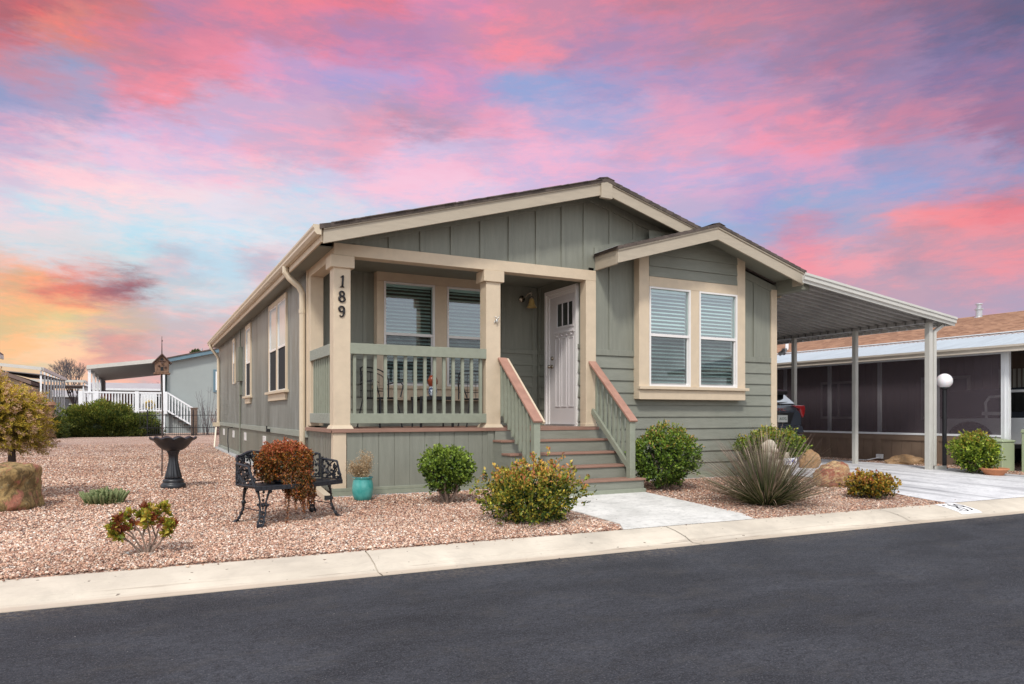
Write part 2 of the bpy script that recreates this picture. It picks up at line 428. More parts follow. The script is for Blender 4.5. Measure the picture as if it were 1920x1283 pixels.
# ------------------------------------------------------------------ ground
def gz(y): return -.03*min(max(-y-.2,0),3.4)
KA = math.atan(-.0357)           # the kerb runs slightly askew to the house
def kerb_y(x): return -3.262 - .0357*x
PAL_ST = [(.62,.375,.26),(.80,.62,.48),(.42,.225,.16),(.90,.80,.70),(.50,.33,.25),(.22,.13,.10),(.72,.47,.34),(.62,.51,.43)]
def gravelmat():
    m, nt, p, out = newmat('pink_gravel')
    v = coords(nt, (1,1,1))
    vo = N(nt,'TexVoronoi'); vo.inputs['Scale'].default_value = 42; vo.inputs['Randomness'].default_value = 1
    nt.links.new(v, vo.inputs['Vector'])
    sp = N(nt,'SeparateColor'); nt.links.new(vo.outputs['Color'], sp.inputs[0])
    cr = N(nt,'ValToRGB'); cr.color_ramp.interpolation = 'CONSTANT'
    e = cr.color_ramp.elements
    while len(e) < 8: e.new(.5)
    for i in range(8): e[i].position = i/8; e[i].color = (*PAL_ST[i],1)
    nt.links.new(sp.outputs[0], cr.inputs[0])
    c = mixc(nt, cr.outputs[0], (.12,.07,.06), maprange(nt, vo.outputs['Distance'], .45, .85, 0, .75))
    big = noise(nt, v, .55, 5, .6, .5)
    c = mixc(nt, c, (.66,.57,.53), math_(nt,'MULTIPLY', maprange(nt, big, .35, .65), .6), 'MULTIPLY')
    med = noise(nt, v, 7, 4, .7)
    c = mixc(nt, c, mixc(nt, c, (.62,.56,.54), 1, 'MULTIPLY'), maprange(nt, med, .45, .75))
    nt.links.new(c, p.inputs['Base Color']); p.inputs['Roughness'].default_value = .85
    h = math_(nt,'SUBTRACT', math_(nt,'MULTIPLY', sp.outputs[1], .5), vo.outputs['Distance'])
    bump(nt, p, h, .9, .014)
    return m
gravel_m = gravelmat()
# one sheet out to the horizon, sloping gently to the kerb
g = MB()
ys = [-.2, -1.0, -2.0, -3.25]
xs = [-300, -8, 16, 300]
rows = []
for y in [400, 120, 40, 10, -.2, -1.2, -2.2]:
    rows.append([(x, y, gz(y)) for x in xs])
rows.append([(x, kerb_y(x)+.03, gz(-3.25)-.006) for x in xs])
rows.append([(x, kerb_y(x)-.25, -.25) for x in xs])
vs = [p for r in rows for p in r]; nx = len(xs)
g.add(vs, [(i*nx+j, (i+1)*nx+j, (i+1)*nx+j+1, i*nx+j+1) for i in range(len(rows)-1) for j in range(nx-1)])
ground = g.build('ground', gravel_m, kind='structure')
ground['label'] = 'pink crushed rock yard around the houses'

def asphalt():
    m, nt, p, out = newmat('asphalt')
    v = coords(nt)
    n1 = noise(nt, v, 95, 3, .75); n1b = noise(nt, v, 38, 4, .8); n2 = noise(nt, coords(nt,(1,2.2,1)), .7, 6, .62, .6); n3 = noise(nt, coords(nt,(1,3,1)), 14, 5, .7)
    c = mixc(nt, (.019,.022,.029), (.066,.071,.086), maprange(nt, n2, .32, .68))
    c = mixc(nt, c, (.15,.15,.16), math_(nt,'MULTIPLY', maprange(nt, n1, .52, .64), .8)); c = mixc(nt, c, (.012,.013,.016), math_(nt,'MULTIPLY', maprange(nt, n1b, .50, .66), .65))
    c = mixc(nt, c, (.018,.018,.021), math_(nt,'MULTIPLY', maprange(nt, n3, .55, .75), .6))
    nc = noise(nt, coords(nt,(1,2.2,1)), 7, 7, .75, .8); crk = maprange(nt, math_(nt,'ABSOLUTE', math_(nt,'SUBTRACT', nc, .5)), 0, .022, 1, 0)
    c = mixc(nt, c, (.010,.010,.013), math_(nt,'MULTIPLY', crk, .9))
    nm = noise(nt, coords(nt,(1,1.8,1)), 2.4, 6, .7, .5); c = mixc(nt, c, (.085,.078,.070), math_(nt,'MULTIPLY', maprange(nt, nm, .52, .72), .38))
    nsp = noise(nt, v, 46, 1, .5); c = mixc(nt, c, (.40,.38,.36), maprange(nt, nsp, .80, .83))
    # worn gritty edge by the gutter
    sp = N(nt,'SeparateXYZ'); nt.links.new(v, sp.inputs[0])
    edge = maprange(nt, sp.outputs[1], -.42, -.03, 0, 1, True)
    n4 = noise(nt, coords(nt,(1,1,1)), 22, 6, .75); n5 = noise(nt, coords(nt), .8, 3)
    f = math_(nt,'MULTIPLY', math_(nt,'MULTIPLY', edge, maprange(nt, n4, .46, .60)), maprange(nt, n5, .35, .65))
    c = mixc(nt, c, (.19,.155,.125), math_(nt,'MULTIPLY', f, .8))
    nt.links.new(c, p.inputs['Base Color'])
    nt.links.new(maprange(nt, n2, .3, .7, .78, .92), p.inputs['Roughness']); p.inputs['Specular IOR Level'].default_value = .3
    h = math_(nt,'ADD', math_(nt,'ADD', n1, n1b), n3)
    bump(nt, p, h, .9, .012)
    return m
road = MB().add([(-300,0,0),(300,0,0),(300,-9,0),(-300,-9,0)], [(3,2,1,0)]).build('road', asphalt(), kind='structure')
road.location = (0, -3.262-.60, -.19); road.rotation_euler = (0,0,KA)
MB().add([(-300,-12.5,-.2),(300,-12.5,-.2),(300,-400,-.2),(-300,-400,-.2)], [(3,2,1,0)]).build('verge', gravel_m, kind='structure')

def kerbmat():
    m, nt, p, out = newmat('kerb_concrete')
    v = coords(nt)
    n1 = noise(nt, v, 1.3, 6, .62, .4); n2 = noise(nt, v, 130, 3, .7); n3 = noise(nt, coords(nt,(1,5,5)), 9, 5, .7)
    c = mixc(nt, (.47,.415,.34), (.66,.59,.485), maprange(nt, n1, .3, .7))
    c = mixc(nt, c, (.30,.25,.20), math_(nt,'MULTIPLY', maprange(nt, n3, .58, .8), .45))
    sp = N(nt,'SeparateXYZ'); nt.links.new(v, sp.inputs[0])
    c = mixc(nt, c, (.50,.40,.30), math_(nt,'MULTIPLY', maprange(nt, sp.outputs[1], -.44, -.50), .55))
    ls = noise(nt, coords(nt,(.55,16,16)), 1.6, 5, .7); band = math_(nt,'MULTIPLY', maprange(nt, sp.outputs[1], -.34, -.43), maprange(nt, sp.outputs[1], -.52, -.47))
    c = mixc(nt, c, (.16,.10,.07), math_(nt,'MULTIPLY', math_(nt,'MULTIPLY', band, maprange(nt, ls, .56, .68)), .8))
    blot = noise(nt, v, .9, 7, .72, .8); c = mixc(nt, c, (.40,.36,.30), math_(nt,'MULTIPLY', maprange(nt, blot, .52, .70), .6))
    sp3 = noise(nt, v, 17, 2, .5)
    c = mixc(nt, c, (.10,.07,.05), maprange(nt, sp3, .72, .75, 0, .8))
    nt.links.new(c, p.inputs['Base Color']); p.inputs['Roughness'].default_value = .85
    bump(nt, p, math_(nt,'ADD', n2, math_(nt,'MULTIPLY', n1, 2.)), .35, .006)
    return m
kerb_m = kerbmat()
prof = [(.0,-.30),(.0,-.012),(-.012,0),(-.05,.003),(-.20,-.016),(-.36,-.052),(-.44,-.085),(-.475,-.094),(-.60,-.090),(-.60,-.30)]
k = MB(); jx = [-60,-29.6,-26.4,-23.2,-20,-16.6,-13.4,-10.1,-6.8,-3.75,-.50,2.66,5.9,9.1,12.3,15.5,18.7,22,40,120]
for a, b in zip(jx[:-1], jx[1:]): k.strip(prof, 'x', a+.006, b-.006)
k.strip([(y-.002*(i>0), z-.012) for i, (y, z) in enumerate(prof[1:-1])], 'x', -60, 120)
kerb = k.build('kerb', kerb_m, kind='structure'); kerb.location = (0,-3.262,-.095); kerb.rotation_euler = (0,0,KA)

# hairline cracks that run down the kerb face beside the joints
def conc(name, lo_, hi_, shadow_streak=None):
    m, nt, p, out = newmat(name)
    v = coords(nt)
    n1 = noise(nt, v, 1.6, 6, .62, .5); n2 = noise(nt, v, 120, 3, .7); n3 = noise(nt, coords(nt,(1,1,1)), 16, 5, .75)
    c = mixc(nt, lo_, hi_, maprange(nt, n1, .3, .7))
    c = mixc(nt, c, tuple(q*.55 for q in lo_), math_(nt,'MULTIPLY', maprange(nt, n3, .50, .72), .6)); n5 = noise(nt, coords(nt,(1.4,3.5,1)), 1.9, 8, .75, .6); c = mixc(nt, c, tuple(q*.66 for q in lo_), math_(nt,'MULTIPLY', maprange(nt, n5, .50, .66), .45))
    if shadow_streak:
        s = noise(nt, coords(nt, shadow_streak), 1.0, 5, .6, .3)
        c = mixc(nt, c, (.20,.20,.22), math_(nt,'MULTIPLY', maprange(nt, s, .48, .68), .75))  # soft lengthwise shadow streaks, painted into the concrete colour
    nt.links.new(c, p.inputs['Base Color']); p.inputs['Roughness'].default_value = .8
    bump(nt, p, math_(nt,'ADD', n2, n3), .3, .004)
    return m
path_m = conc('path_concrete', (.54,.53,.50), (.76,.745,.71))
drive_m = conc('driveway_concrete', (.56,.56,.58), (.80,.80,.81), (2.6,.35,1))
# front path from the steps to the kerb
pth = MB()
xa, xb = 2.27, 4.12
ys = [-1.04, -1.8, -2.5, -3.1]
top = []
for y in ys: top.append(((xa+.02, y, gz(y)+.012), (xb-.1*(-y-1.04)/2.3, y, gz(y)+.012)))
top.append(((2.16, kerb_y(2.2)-.003, -.0935), (3.92, kerb_y(3.92)-.003, -.0935)))
vs = [q for r in top for q in r]; n = len(top)
vs += [(q[0], q[1], q[2]-.08) for q in vs]
fs = []
for i in range(n-1):
    a = 2*i; fs += [(a+1,a,a+2,a+3),(a,a+2*n,a+2*n+2,a+2),(a+3,a+2*n+3,a+2*n+1,a+1)]
pth.add(vs, fs).build('front_path', path_m, kind='structure')
# driveway: parallel to the house, flaring at the kerb
drv = MB()
L = [(8.02,30),(8.02,8),(8.02,-.6),(7.9,-1.5),(7.62,-2.2),(7.38,-2.9),(7.27,kerb_y(7.27)-.003)]
Rr = [(12.25,30),(12.25,8),(12.25,1.0),(12.22,-.6),(12.15,-1.45),(12.3,-2.6),(12.9,kerb_y(12.9)-.003)]
vs = []
for (lx,ly),(rx,ry) in zip(L,Rr):
    for q in range(5):
        f = q/4; x = lx+(rx-lx)*f; y = ly+(ry-ly)*f
        zz = gz(y)+.012
        if ly < kerb_y(7.27)+.05: zz = -.0935
        vs.append((x,y,zz))
n = len(L)
fs = [((i)*5+j+1, i*5+j, (i+1)*5+j, (i+1)*5+j+1) for i in range(n-1) for j in range(4)]
drv.add(vs, fs).build('driveway', drive_m, kind='structure')

# loose crushed rock, nearest part of the yard stone by stone
def stones():
    gq = np.random.default_rng(3)
    pts = []
    def inside_house(x, y): return ((x > -.06) & (y > -.03) & (x < 8)) | ((x > 2.2) & (x < 4.18) & (y > -1.15))
    def region(n, x0, x1, y0, y1):
        x = gq.uniform(x0, x1, n); y = gq.uniform(y0, y1, n)
        return x, y
    X = []; Yy = []
    for n, a in ((68000, (-3.9,2.35,-3.4,-1.2)), (42000, (-5.5,2.35,-1.2,1.6)), (26000,(-5.5,.0,1.6,6)),(16000,(-6.5,.0,6,12)),(7000,(-7,.0,12,20)), (16000, (3.8,7.7,-3.6,-.0)), (4500,(12.2,13.1,-3.4,4))):
        x, y = region(n, *a); X.append(x); Yy.append(y)
    x = np.concatenate(X); y = np.concatenate(Yy)
    keep = ~inside_house(x, y) & (y > kerb_y(x)+.02)
    pl = (x > 2.17+.04*(y+3.3)) & (x < 4.13) & (y < -.95) & (x < 3.92+.1*(y+3.3)+.02)
    keep &= ~pl
    # driveway edge
    le = np.interp(y, [-3.6,-2.9,-2.2,-1.5,-.6], [7.25,7.36,7.60,7.88,8.0]); re = np.interp(y, [-3.6,-2.6,-1.45,-.6,1], [12.9,12.3,12.15,12.22,12.25])
    keep &= ~((x > le) & (x < re))
    x = x[keep]; y = y[keep]
    ex = np.where(gq.random(260)<.6, gq.uniform(-3.6,2.1,260), gq.uniform(3.9,7.1,260)); ey = kerb_y(ex)+.02-np.abs(gq.normal(size=260))*.05
    ex2 = gq.uniform(2.2,3.9,50); ey2 = gq.uniform(-3.2,-1.2,50); m2 = np.abs(ex2-2.2)<np.abs(gq.normal(size=50))*.08
    x = np.concatenate([x,ex,ex2[m2]]); y = np.concatenate([y,ey,ey2[m2]]); n = len(x)
    z = -.03*np.clip(-y-.2, 0, 3.4)
    s = gq.uniform(.005, .0130, n)*(1+.15*np.clip(y+3,0,8)/3)
    base = np.array([(1,0,0),(0,1,0),(-1,0,0),(0,-1,0),(0,0,.75),(0,0,-.75)], float)
    V = base[None]*(1+gq.normal(size=(n,6,1))*.28)
    V += gq.normal(size=(n,6,3))*.16
    a = gq.uniform(0, 2*np.pi, n); b = gq.normal(size=n)*.5
    ca, sa = np.cos(a), np.sin(a); cb, sb = np.cos(b), np.sin(b)
    Rz = np.zeros((n,3,3)); Rz[:,0,0]=ca; Rz[:,0,1]=-sa; Rz[:,1,0]=sa; Rz[:,1,1]=ca; Rz[:,2,2]=1
    Rx = np.zeros((n,3,3)); Rx[:,0,0]=1; Rx[:,1,1]=cb; Rx[:,1,2]=-sb; Rx[:,2,1]=sb; Rx[:,2,2]=cb
    stretch = np.stack([gq.uniform(.8,1.6,n), np.ones(n), np.ones(n)], 1)
    V = np.einsum('nij,nkj->nki', Rz@Rx, V*stretch[:,None,:])*s[:,None,None]
    V[:,:,0] += x[:,None]; V[:,:,1] += y[:,None]; V[:,:,2] += (z+s*.35+gq.uniform(0,.006,n))[:,None]
    F = np.array([(0,1,4),(1,2,4),(2,3,4),(3,0,4),(1,0,5),(2,1,5),(3,2,5),(0,3,5)])
    tri = (F[None]+(np.arange(n)*6)[:,None,None]).ravel()
    me = bpy.data.meshes.new('gravel'); me.vertices.add(6*n); me.vertices.foreach_set('co', V.ravel())
    me.loops.add(len(tri)); me.loops.foreach_set('vertex_index', tri)
    me.polygons.add(8*n); me.polygons.foreach_set('loop_start', np.arange(8*n)*3)
    me.update(calc_edges=True)
    col = np.array(PAL_ST)[gq.choice(8, n, p=[.2,.15,.15,.10,.10,.10,.15,.05])]*.93*(1+gq.normal(size=(n,1))*.18)
    c4 = np.ones((n,6,4)); c4[:,:,:3] = np.clip(col,0,1)[:,None]
    at = me.color_attributes.new('Col','FLOAT_COLOR','POINT'); at.data.foreach_set('color', c4.ravel())
    m, nt, p, out = newmat('loose_stone')
    A = N(nt,'Attribute'); A.attribute_name = 'Col'
    big = noise(nt, coords(nt), .55, 5, .6, .5)
    nt.links.new(mixc(nt, A.outputs['Color'], (.72,.64,.60), maprange(nt, big, .38, .66), 'MULTIPLY'), p.inputs['Base Color'])
    p.inputs['Roughness'].default_value = .8
    me.materials.append(m)
    o = bpy.data.objects.new('gravel', me); COL.objects.link(o)
    tag(o, 'loose pink and tan crushed rock covering the front yard', 'gravel', kind='stuff')
stones()
# ================================================================== THE HOUSE
H = thing('manufactured_house', 'sage green single storey house with cream trim, covered porch and shallow gabled roof', 'house', (0,0,0))
W = 7.94; BACK = 15.65; PY = 1.6; EX = 3.93
RX, RZ = 3.97, 4.60          # ridge
SL = .2835
def roof_z(x): return RZ - SL*abs(x-RX)
DZ = .89

def lapwall_y(x0, x1, ztop, zbot, y, step=.192, face=-1):
    """lapped boards on a wall facing -y (saw-tooth in the y,z plane)"""
    prof = []; z = ztop
    while z > zbot+1e-4:
        z2 = max(zbot, z-step)
        prof += [(y, z), (y+face*.022, z2)]
        z = z2
    prof.append((y, zbot))
    return MB().strip(prof, 'x', x0, x1)
def lapwall_x(y0, y1, ztop, zbot, x, step=.192, face=-1):
    prof = []; z = ztop
    while z > zbot+1e-4:
        z2 = max(zbot, z-step)
        prof += [(x, z), (x+face*.022, z2)]
        z = z2
    prof.append((x, zbot))
    return MB().strip(prof, 'y', y0, y1)

# --- gable / front wall, upper board and batten
w = MB()
def up(x): return roof_z(x)-.10
w.prism([(0,3.28),(4.05,3.28),(4.05,2.0),(W,2.0),(W,up(W)),(RX,up(RX)),(0,up(0))], 'y', .0, .10)
w.build('gable_wall', siding_v, H)
b = MB()
for x in [.31,.765,1.211,1.661,2.114,2.568,3.022,3.466,3.86]:
    b.prism([(x-.032,3.305),(x+.032,3.305),(x+.032,up(x+.032)-.05),(x-.032,up(x-.032)-.05)], 'y', -.020, .0)
for x in [4.34,4.80,7.42,]:
    b.prism([(x-.032,2.09),(x+.032,2.09),(x+.032,up(x+.032)-.05),(x-.032,up(x-.032)-.05)], 'y', -.020, .0)
b.box(4.052,7.81,-.024,.0,2.0,2.09)
# frieze under the rake
for a, c in ((0,RX),(RX,W)):
    b.prism([(a,up(a)-.13),(c,up(c)-.13),(c,up(c)-.0),(a,up(a)-.0)], 'y', -.022,.0)
b.build('batten', siding_v, H, bevel=.003)
lapwall_y(4.05, 7.83, 2.0, .13, .0).build('lap_siding', siding_h, H)
# porch recess: back wall, entry side wall, ceiling
w = MB().box(.0, EX, PY, PY+.1, 2.12, 3.35)
for x in [.44,.86,2.05,2.5,3.24,]:
    w.box(x-.03, x+.03, PY-.018, PY, 2.19, 3.27)
w.box(.18, EX, PY-.022, PY, 2.12, 2.19)
w.build('porch_back_wall', siding_v, H, bevel=.002)
lapwall_y(.18, EX, 2.12, DZ, PY).build('lap_siding', siding_h, H)
w = MB().box(EX, EX+.1, 0, PY, 2.12, 3.35); w.box(EX-.022, EX, .02, .277, 2.12, 2.19).box(EX-.022, EX, 1.292, 1.50, 2.12, 2.19)
w.box(EX-.02, EX, 1.50, 1.598, DZ, 3.27); w.box(EX-.12,EX-.03,PY-.020,PY-.001,DZ,3.27)
w.build('entry_side_wall', siding_v, H, bevel=.002)
lapwall_x(0.02, .277, 2.12, DZ, EX).build('lap_siding', siding_h, H); lapwall_x(1.292, 1.5, 2.12, DZ, EX).build('lap_siding', siding_h, H)
MB().box(.1, EX, .12, PY, 3.28, 3.32).build('porch_ceiling', siding_v, H)
# --- long side wall with vertical grooves
def groove_shaded(name, base, lighter, period, off):
    m, nt, p, out = newmat(name); v = coords(nt); sp = N(nt,'SeparateXYZ'); nt.links.new(v, sp.inputs[0])
    n1 = noise(nt, coords(nt,(6,6,.30)), 2.6, 6, .7); n2 = noise(nt, coords(nt,(1,1,.25)), .9, 4, .6); n3 = noise(nt, coords(nt,(9,9,1)), 14, 4, .6)
    c = mixc(nt, base, lighter, maprange(nt, n1, .42, .66))
    c = mixc(nt, c, tuple(q*.78 for q in base), maprange(nt, n2, .5, .7))
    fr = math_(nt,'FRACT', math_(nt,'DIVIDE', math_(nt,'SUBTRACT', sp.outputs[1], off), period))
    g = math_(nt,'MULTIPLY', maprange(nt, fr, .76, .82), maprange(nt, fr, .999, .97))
    c = mixc(nt, c, tuple(q*.30 for q in base), math_(nt,'MULTIPLY', g, .85))  # shade inside the grooves, painted as a dark band in the colour
    nt.links.new(c, p.inputs['Base Color']); p.inputs['Specular IOR Level'].default_value = .45
    nt.links.new(maprange(nt, n1, .35, .65, .30, .52), p.inputs['Roughness'])
    bump(nt, p, n3, .5, .004); return m
siding_g = groove_shaded('grooved_weathered_sheen_siding', (.165,.172,.15), (.34,.35,.33), .1016, PY+.02)  # lighter vertical streaks in the colour imitate the wall's sheen
skirt_g = groove_shaded('grooved_skirting', (.17,.178,.14), (.22,.215,.19), .1016, PY+.02)
porch_g = groove_shaded('grooved_porch_side', (.17,.175,.14), (.24,.24,.21), .0965, .0)
prof = []; y = PY+.02
while y < BACK:
    prof += [(0.0,y),(0.0,y+.080),(.016,y+.083),(.016,y+.099)]; y += .1016
w = MB(); prof.append((0,BACK))
w.strip([(a,b_) for a,b_ in prof], 'z', .83, roof_z(0)-.08)
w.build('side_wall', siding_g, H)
prof = [(a+.004,b_) for a,b_ in prof]
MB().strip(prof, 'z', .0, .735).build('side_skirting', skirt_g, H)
MB().box(-.028,.02,PY+.02,BACK,.73,.83).build('belt_board', grey_wood, H, bevel=.004)
MB().box(-.032,.03,PY+.0,BACK,.04,.11).build('base_board', grey_wood, H, bevel=.004)
MB().box(-.16,.0,PY-.0,BACK+.1,-.05,.035).build('footing', concrete_base, H, bevel=.006)
MB().box(0.02, W-.02, BACK-.1, BACK, 0, roof_z(0)-.1).prism([(0.02,roof_z(0)-.1),(W-.02,roof_z(0)-.1),(RX,RZ-.1)],'y',BACK-.1,BACK).build('back_wall', siding_v, H)
MB().box(W-.1, W, 0.1, BACK-.1, 0, roof_z(W)-.1).build('right_side_wall', siding_w, H)
MB().box(-.012,.10,PY-.001,PY+.09,.83,3.28).build('corner_board', trim, H)

# --- roof: stepped shingle courses over a slab
def roof_half(x_ridge, z_ridge, x_eave, slope, y0, y1, th=.05, course=.145):
    s = 1 if x_eave > x_ridge else -1
    n = int(abs(x_eave-x_ridge)/course)+1; c = abs(x_eave-x_ridge)/n
    top = []
    for i in range(n):
        a = x_ridge+s*i*c; bb = x_ridge+s*(i+1)*c
        top += [(a, z_ridge-slope*abs(a-x_ridge)+.002), (bb, z_ridge-slope*abs(bb-x_ridge)+.010)]
    bot = [(x_eave, z_ridge-slope*abs(x_eave-x_ridge)-th), (x_ridge, z_ridge-th)]
    return MB().prism(top+bot, 'y', y0, y1)
roof_half(RX, RZ+.004, -.27, SL, -.45, BACK+.3).build('roof', roof_dark, H)
roof_half(RX, RZ+.004, 5.80, SL, -.449, .001).build('roof', roof_dark, H)
roof_half(RX, RZ+.004, 8.18, SL, .001, BACK+.3).build('roof', roof_dark, H)
# tab edges poking past the rake, irregular
rg = random.Random(5)
for s in (-1,):
    tb = MB(); xx = .1
    while xx < (4.05 if s < 0 else 1.7):
        x = RX+s*xx; L_ = rg.uniform(.12,.34)
        z = roof_z(x)+.006; z2 = roof_z(RX+s*(xx+L_))+(.002+rg.uniform(0,.007) if s < 0 else -.002)
        x2 = RX+s*(xx+L_)
        tb.hexa([(min(x,x2),-.45-rg.uniform(.008,.03),min(z,z2)-.01 if s>0 else z2-.01),(max(x,x2),-.47,(z2 if s>0 else z)-.01),(max(x,x2),-.2,(z2 if s>0 else z)-.01),(min(x,x2),-.2,(z if s>0 else z2)-.01),
                 (min(x,x2),-.455,(z if s>0 else z2)+.004),(max(x,x2),-.47,(z2 if s>0 else z)+.004),(max(x,x2),-.2,(z2 if s>0 else z)+.004),(min(x,x2),-.2,(z if s>0 else z2)+.004)])
        xx += L_
    tb.build('shingle_edge', roof_dark, H)
MB().prism([(RX-.14,RZ-.005),(RX,RZ+.024),(RX+.14,RZ-.012),(RX,RZ+.004)],'y',-.455,BACK+.3).build('ridge_cap', roof_dark, H)
# rake boards
def rake_b(x0, x1, rz, rx, sl, y, h=.215, name='rake_board', drop=.0, drip=True):
    z = lambda x: rz - sl*abs(x-rx)-.014-drop
    m_ = MB().prism([(x0,z(x0)-h),(x1,z(x1)-h),(x1,z(x1)),(x0,z(x0))],'y',y,y+.035)
    if drip: m_.prism([(x0,z(x0)-.05),(x1,z(x1)-.05),(x1,z(x1)+.004),(x0,z(x0)+.004)],'y',y-.016,y-.0005)
    return m_.build(name, rake, H, bevel=.003)
rake_b(-.22, RX-.10, RZ, RX, SL, -.42); rake_b(RX+.10, 5.78, RZ, RX, SL, -.42)
zz = RZ-.03
MB().prism([(RX-.10,zz-SL*.10-.235),(RX+.10,zz-SL*.10-.235),(RX+.10,zz-SL*.10+.003),(RX,zz+.004),(RX-.10,zz-SL*.10+.003)],'y',-.445,-.384).build('ridge_block', rake, H, bevel=.003)
# rake soffit and eave soffits
so = MB()
for a, c in ((-.22,RX),(RX,5.78)):
    so.prism([(a,roof_z(a)-.11),(c,roof_z(c)-.11),(c,roof_z(c)-.095),(a,roof_z(a)-.095)],'y',-.385,.0)
so.build('rake_soffit', soffit_m, H)
MB().box(-.22,.0,.0,BACK+.2,3.235,3.25).build('eave_soffit', soffit_m, H)
MB().box(7.98,8.12,.0,BACK+.2,3.235,3.25).build('eave_soffit', soffit_m, H)
MB().box(-.245,-.218,-.385,BACK+.25,3.205,3.41).build('fascia', trim, H, bevel=.003)
MB().box(8.12,8.145,.05,BACK+.25,3.205,3.41).build('fascia', trim, H, bevel=.003)
# gutter with end cap
gp = [(-.248,3.405),(-.345,3.405),(-.345,3.375),(-.330,3.345),(-.330,3.318),(-.300,3.285),(-.248,3.285)]
gt = MB().prism([(-.248,3.285),(-.300,3.285),(-.330,3.318),(-.330,3.345),(-.345,3.375),(-.345,3.400),(-.338,3.400),(-.325,3.350),(-.325,3.33),(-.298,3.293),(-.256,3.293),(-.256,3.400),(-.248,3.400)],'y',-.43,BACK+.2)
gt.prism([(-.248,3.283),(-.302,3.283),(-.333,3.317),(-.333,3.344),(-.349,3.374),(-.349,3.404),(-.248,3.404)],'y',-.436,-.430)
for yy in (3.2, 8.1, 12.4): gt.prism([(-.247,3.280),(-.304,3.280),(-.336,3.315),(-.336,3.342),(-.352,3.373),(-.352,3.406),(-.247,3.406)],'y',yy,yy+.05)
gt.build('gutter', gutter_m, H)
# downspouts
d = MB()
d.tube([(-.29,1.82,3.30),(-.29,1.82,3.21),(-.23,1.80,3.12),(-.10,1.76,3.00),(-.055,1.74,2.90),(-.055,1.74,2.6),(-.055,1.74,.16)], .048, 10)
d.tube([(-.055,1.74,2.66),(-.055,1.74,2.60)], .055, 10); d.tube([(-.055,1.74,.34),(-.055,1.74,.28)], .055, 10)
d.bar((-.06,1.72,.16),(-.14,-.28,.035),.09,.065)
d.build('downspout', gutter_m, H)
MB().box(-.178,-.102,-.2845,-.2825,.008,.062).build('downspout_mouth', darkroom, H)
d = MB()
d.tube([(-.29,15.3,3.30),(-.29,15.3,3.2),(-.10,15.3,2.95),(-.055,15.3,2.85),(-.055,15.3,.8)], .045, 8)
d.box(-.22,.0,15.2,15.42,.70,.82); d.bar((-.12,15.25,.7),(-.2,15.0,.05),.04,.04)
d.build('downspout', gutter_m, H)

# --- deck
dk = MB()
yy = -.035
while yy < PY-.01:
    y2 = min(yy+.138, PY); dk.box(-.035, EX+ (.13 if y2<.1 else 0), yy, y2-.004, DZ-.028, DZ); yy += .138
dk.build('deck_boards', deckm, H, bevel=.003)
MB().box(-.03,4.10,-.045,-.036,DZ-.05,DZ-.002).box(-.045,-.036,-.03,PY,DZ-.05,DZ-.002).build('deck_edge', deckm, H, bevel=.002)
prof = []; x = .175
while x < 2.2:
    prof += [(x,-.0),(x+.205,-.0),(x+.208,.008),(x+.214,.008)]; x += .2172
sk = MB().strip([(a,b_) for a,b_ in prof], 'z', .115, DZ-.04)
sk.box(2.20,2.30,-.014,.02,.11,DZ-.04)
sk.build('porch_skirting', siding_v, H)
prof = [(.004,-.0)]; y = .02
while y < PY: prof += [(.004,y),(.004,y+.085),(.011,y+.088),(.011,y+.094)]; y += .0965
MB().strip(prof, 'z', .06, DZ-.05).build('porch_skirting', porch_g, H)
MB().box(-.006,.165,-.018,.10,.115,DZ-.052).build('corner_board', trim, H, bevel=.003)
bb = MB().box(-.03,2.30,-.034,.0,.018,.072).box(-.02,2.30,-.022,.0,.074,.117)
bb.box(4.16,W+.01,-.034,-.0,.018,.072).box(4.16,W+.01,-.022,-.0,.074,.130)
bb.build('base_board', rail_paint, H, bevel=.003)
MB().box(-.05,2.24,-.055,.05,-.08,.016).build('footing', concrete_base, H, bevel=.004); MB().box(4.2,W+.04,-.055,.05,-.08,.016).build('footing', concrete_base, H, bevel=.004)

# --- porch beam, columns
bm_ = MB().box(0,4.052,-.030,.16,3.145,3.302).box(0.002,.20,.16,PY-.02,3.115,3.302)
bm_.build('porch_beam', trim, H, bevel=.004)
def column(x0, x1, name='porch_column'):
    c = MB().box(x0, x1, 0-.012, .20, DZ+.03, 3.146).build(name, trim, H, bevel=.004)
    MB().box(x0-.045, x1+.045, -.045, .24, 2.985, 3.143).build('column_cap', trim, c, bevel=.004)
    MB().hexa([(x0-.035,-.04,DZ),(x1+.035,-.04,DZ),(x1+.035,.235,DZ),(x0-.035,.235,DZ),(x0-.012,-.020,DZ+.045),(x1+.012,-.020,DZ+.045),(x1+.012,.21,DZ+.045),(x0-.012,.21,DZ+.045)]).build('column_foot', trim, c)
    return c
c1 = column(0.0, .222); c2 = column(2.18, 2.41)
MB().box(3.868,4.052,-.030,.14,DZ,3.144).build('porch_column', trim, H, bevel=.004)
MB().box(3.85,4.066,-.045,.10,DZ,DZ+.05).build('column_foot', trim, H, bevel=.004)
MB().box(0.0,.19,PY-.17,PY-.001,DZ+.02,3.116).build('wall_post', trim, H, bevel=.004)

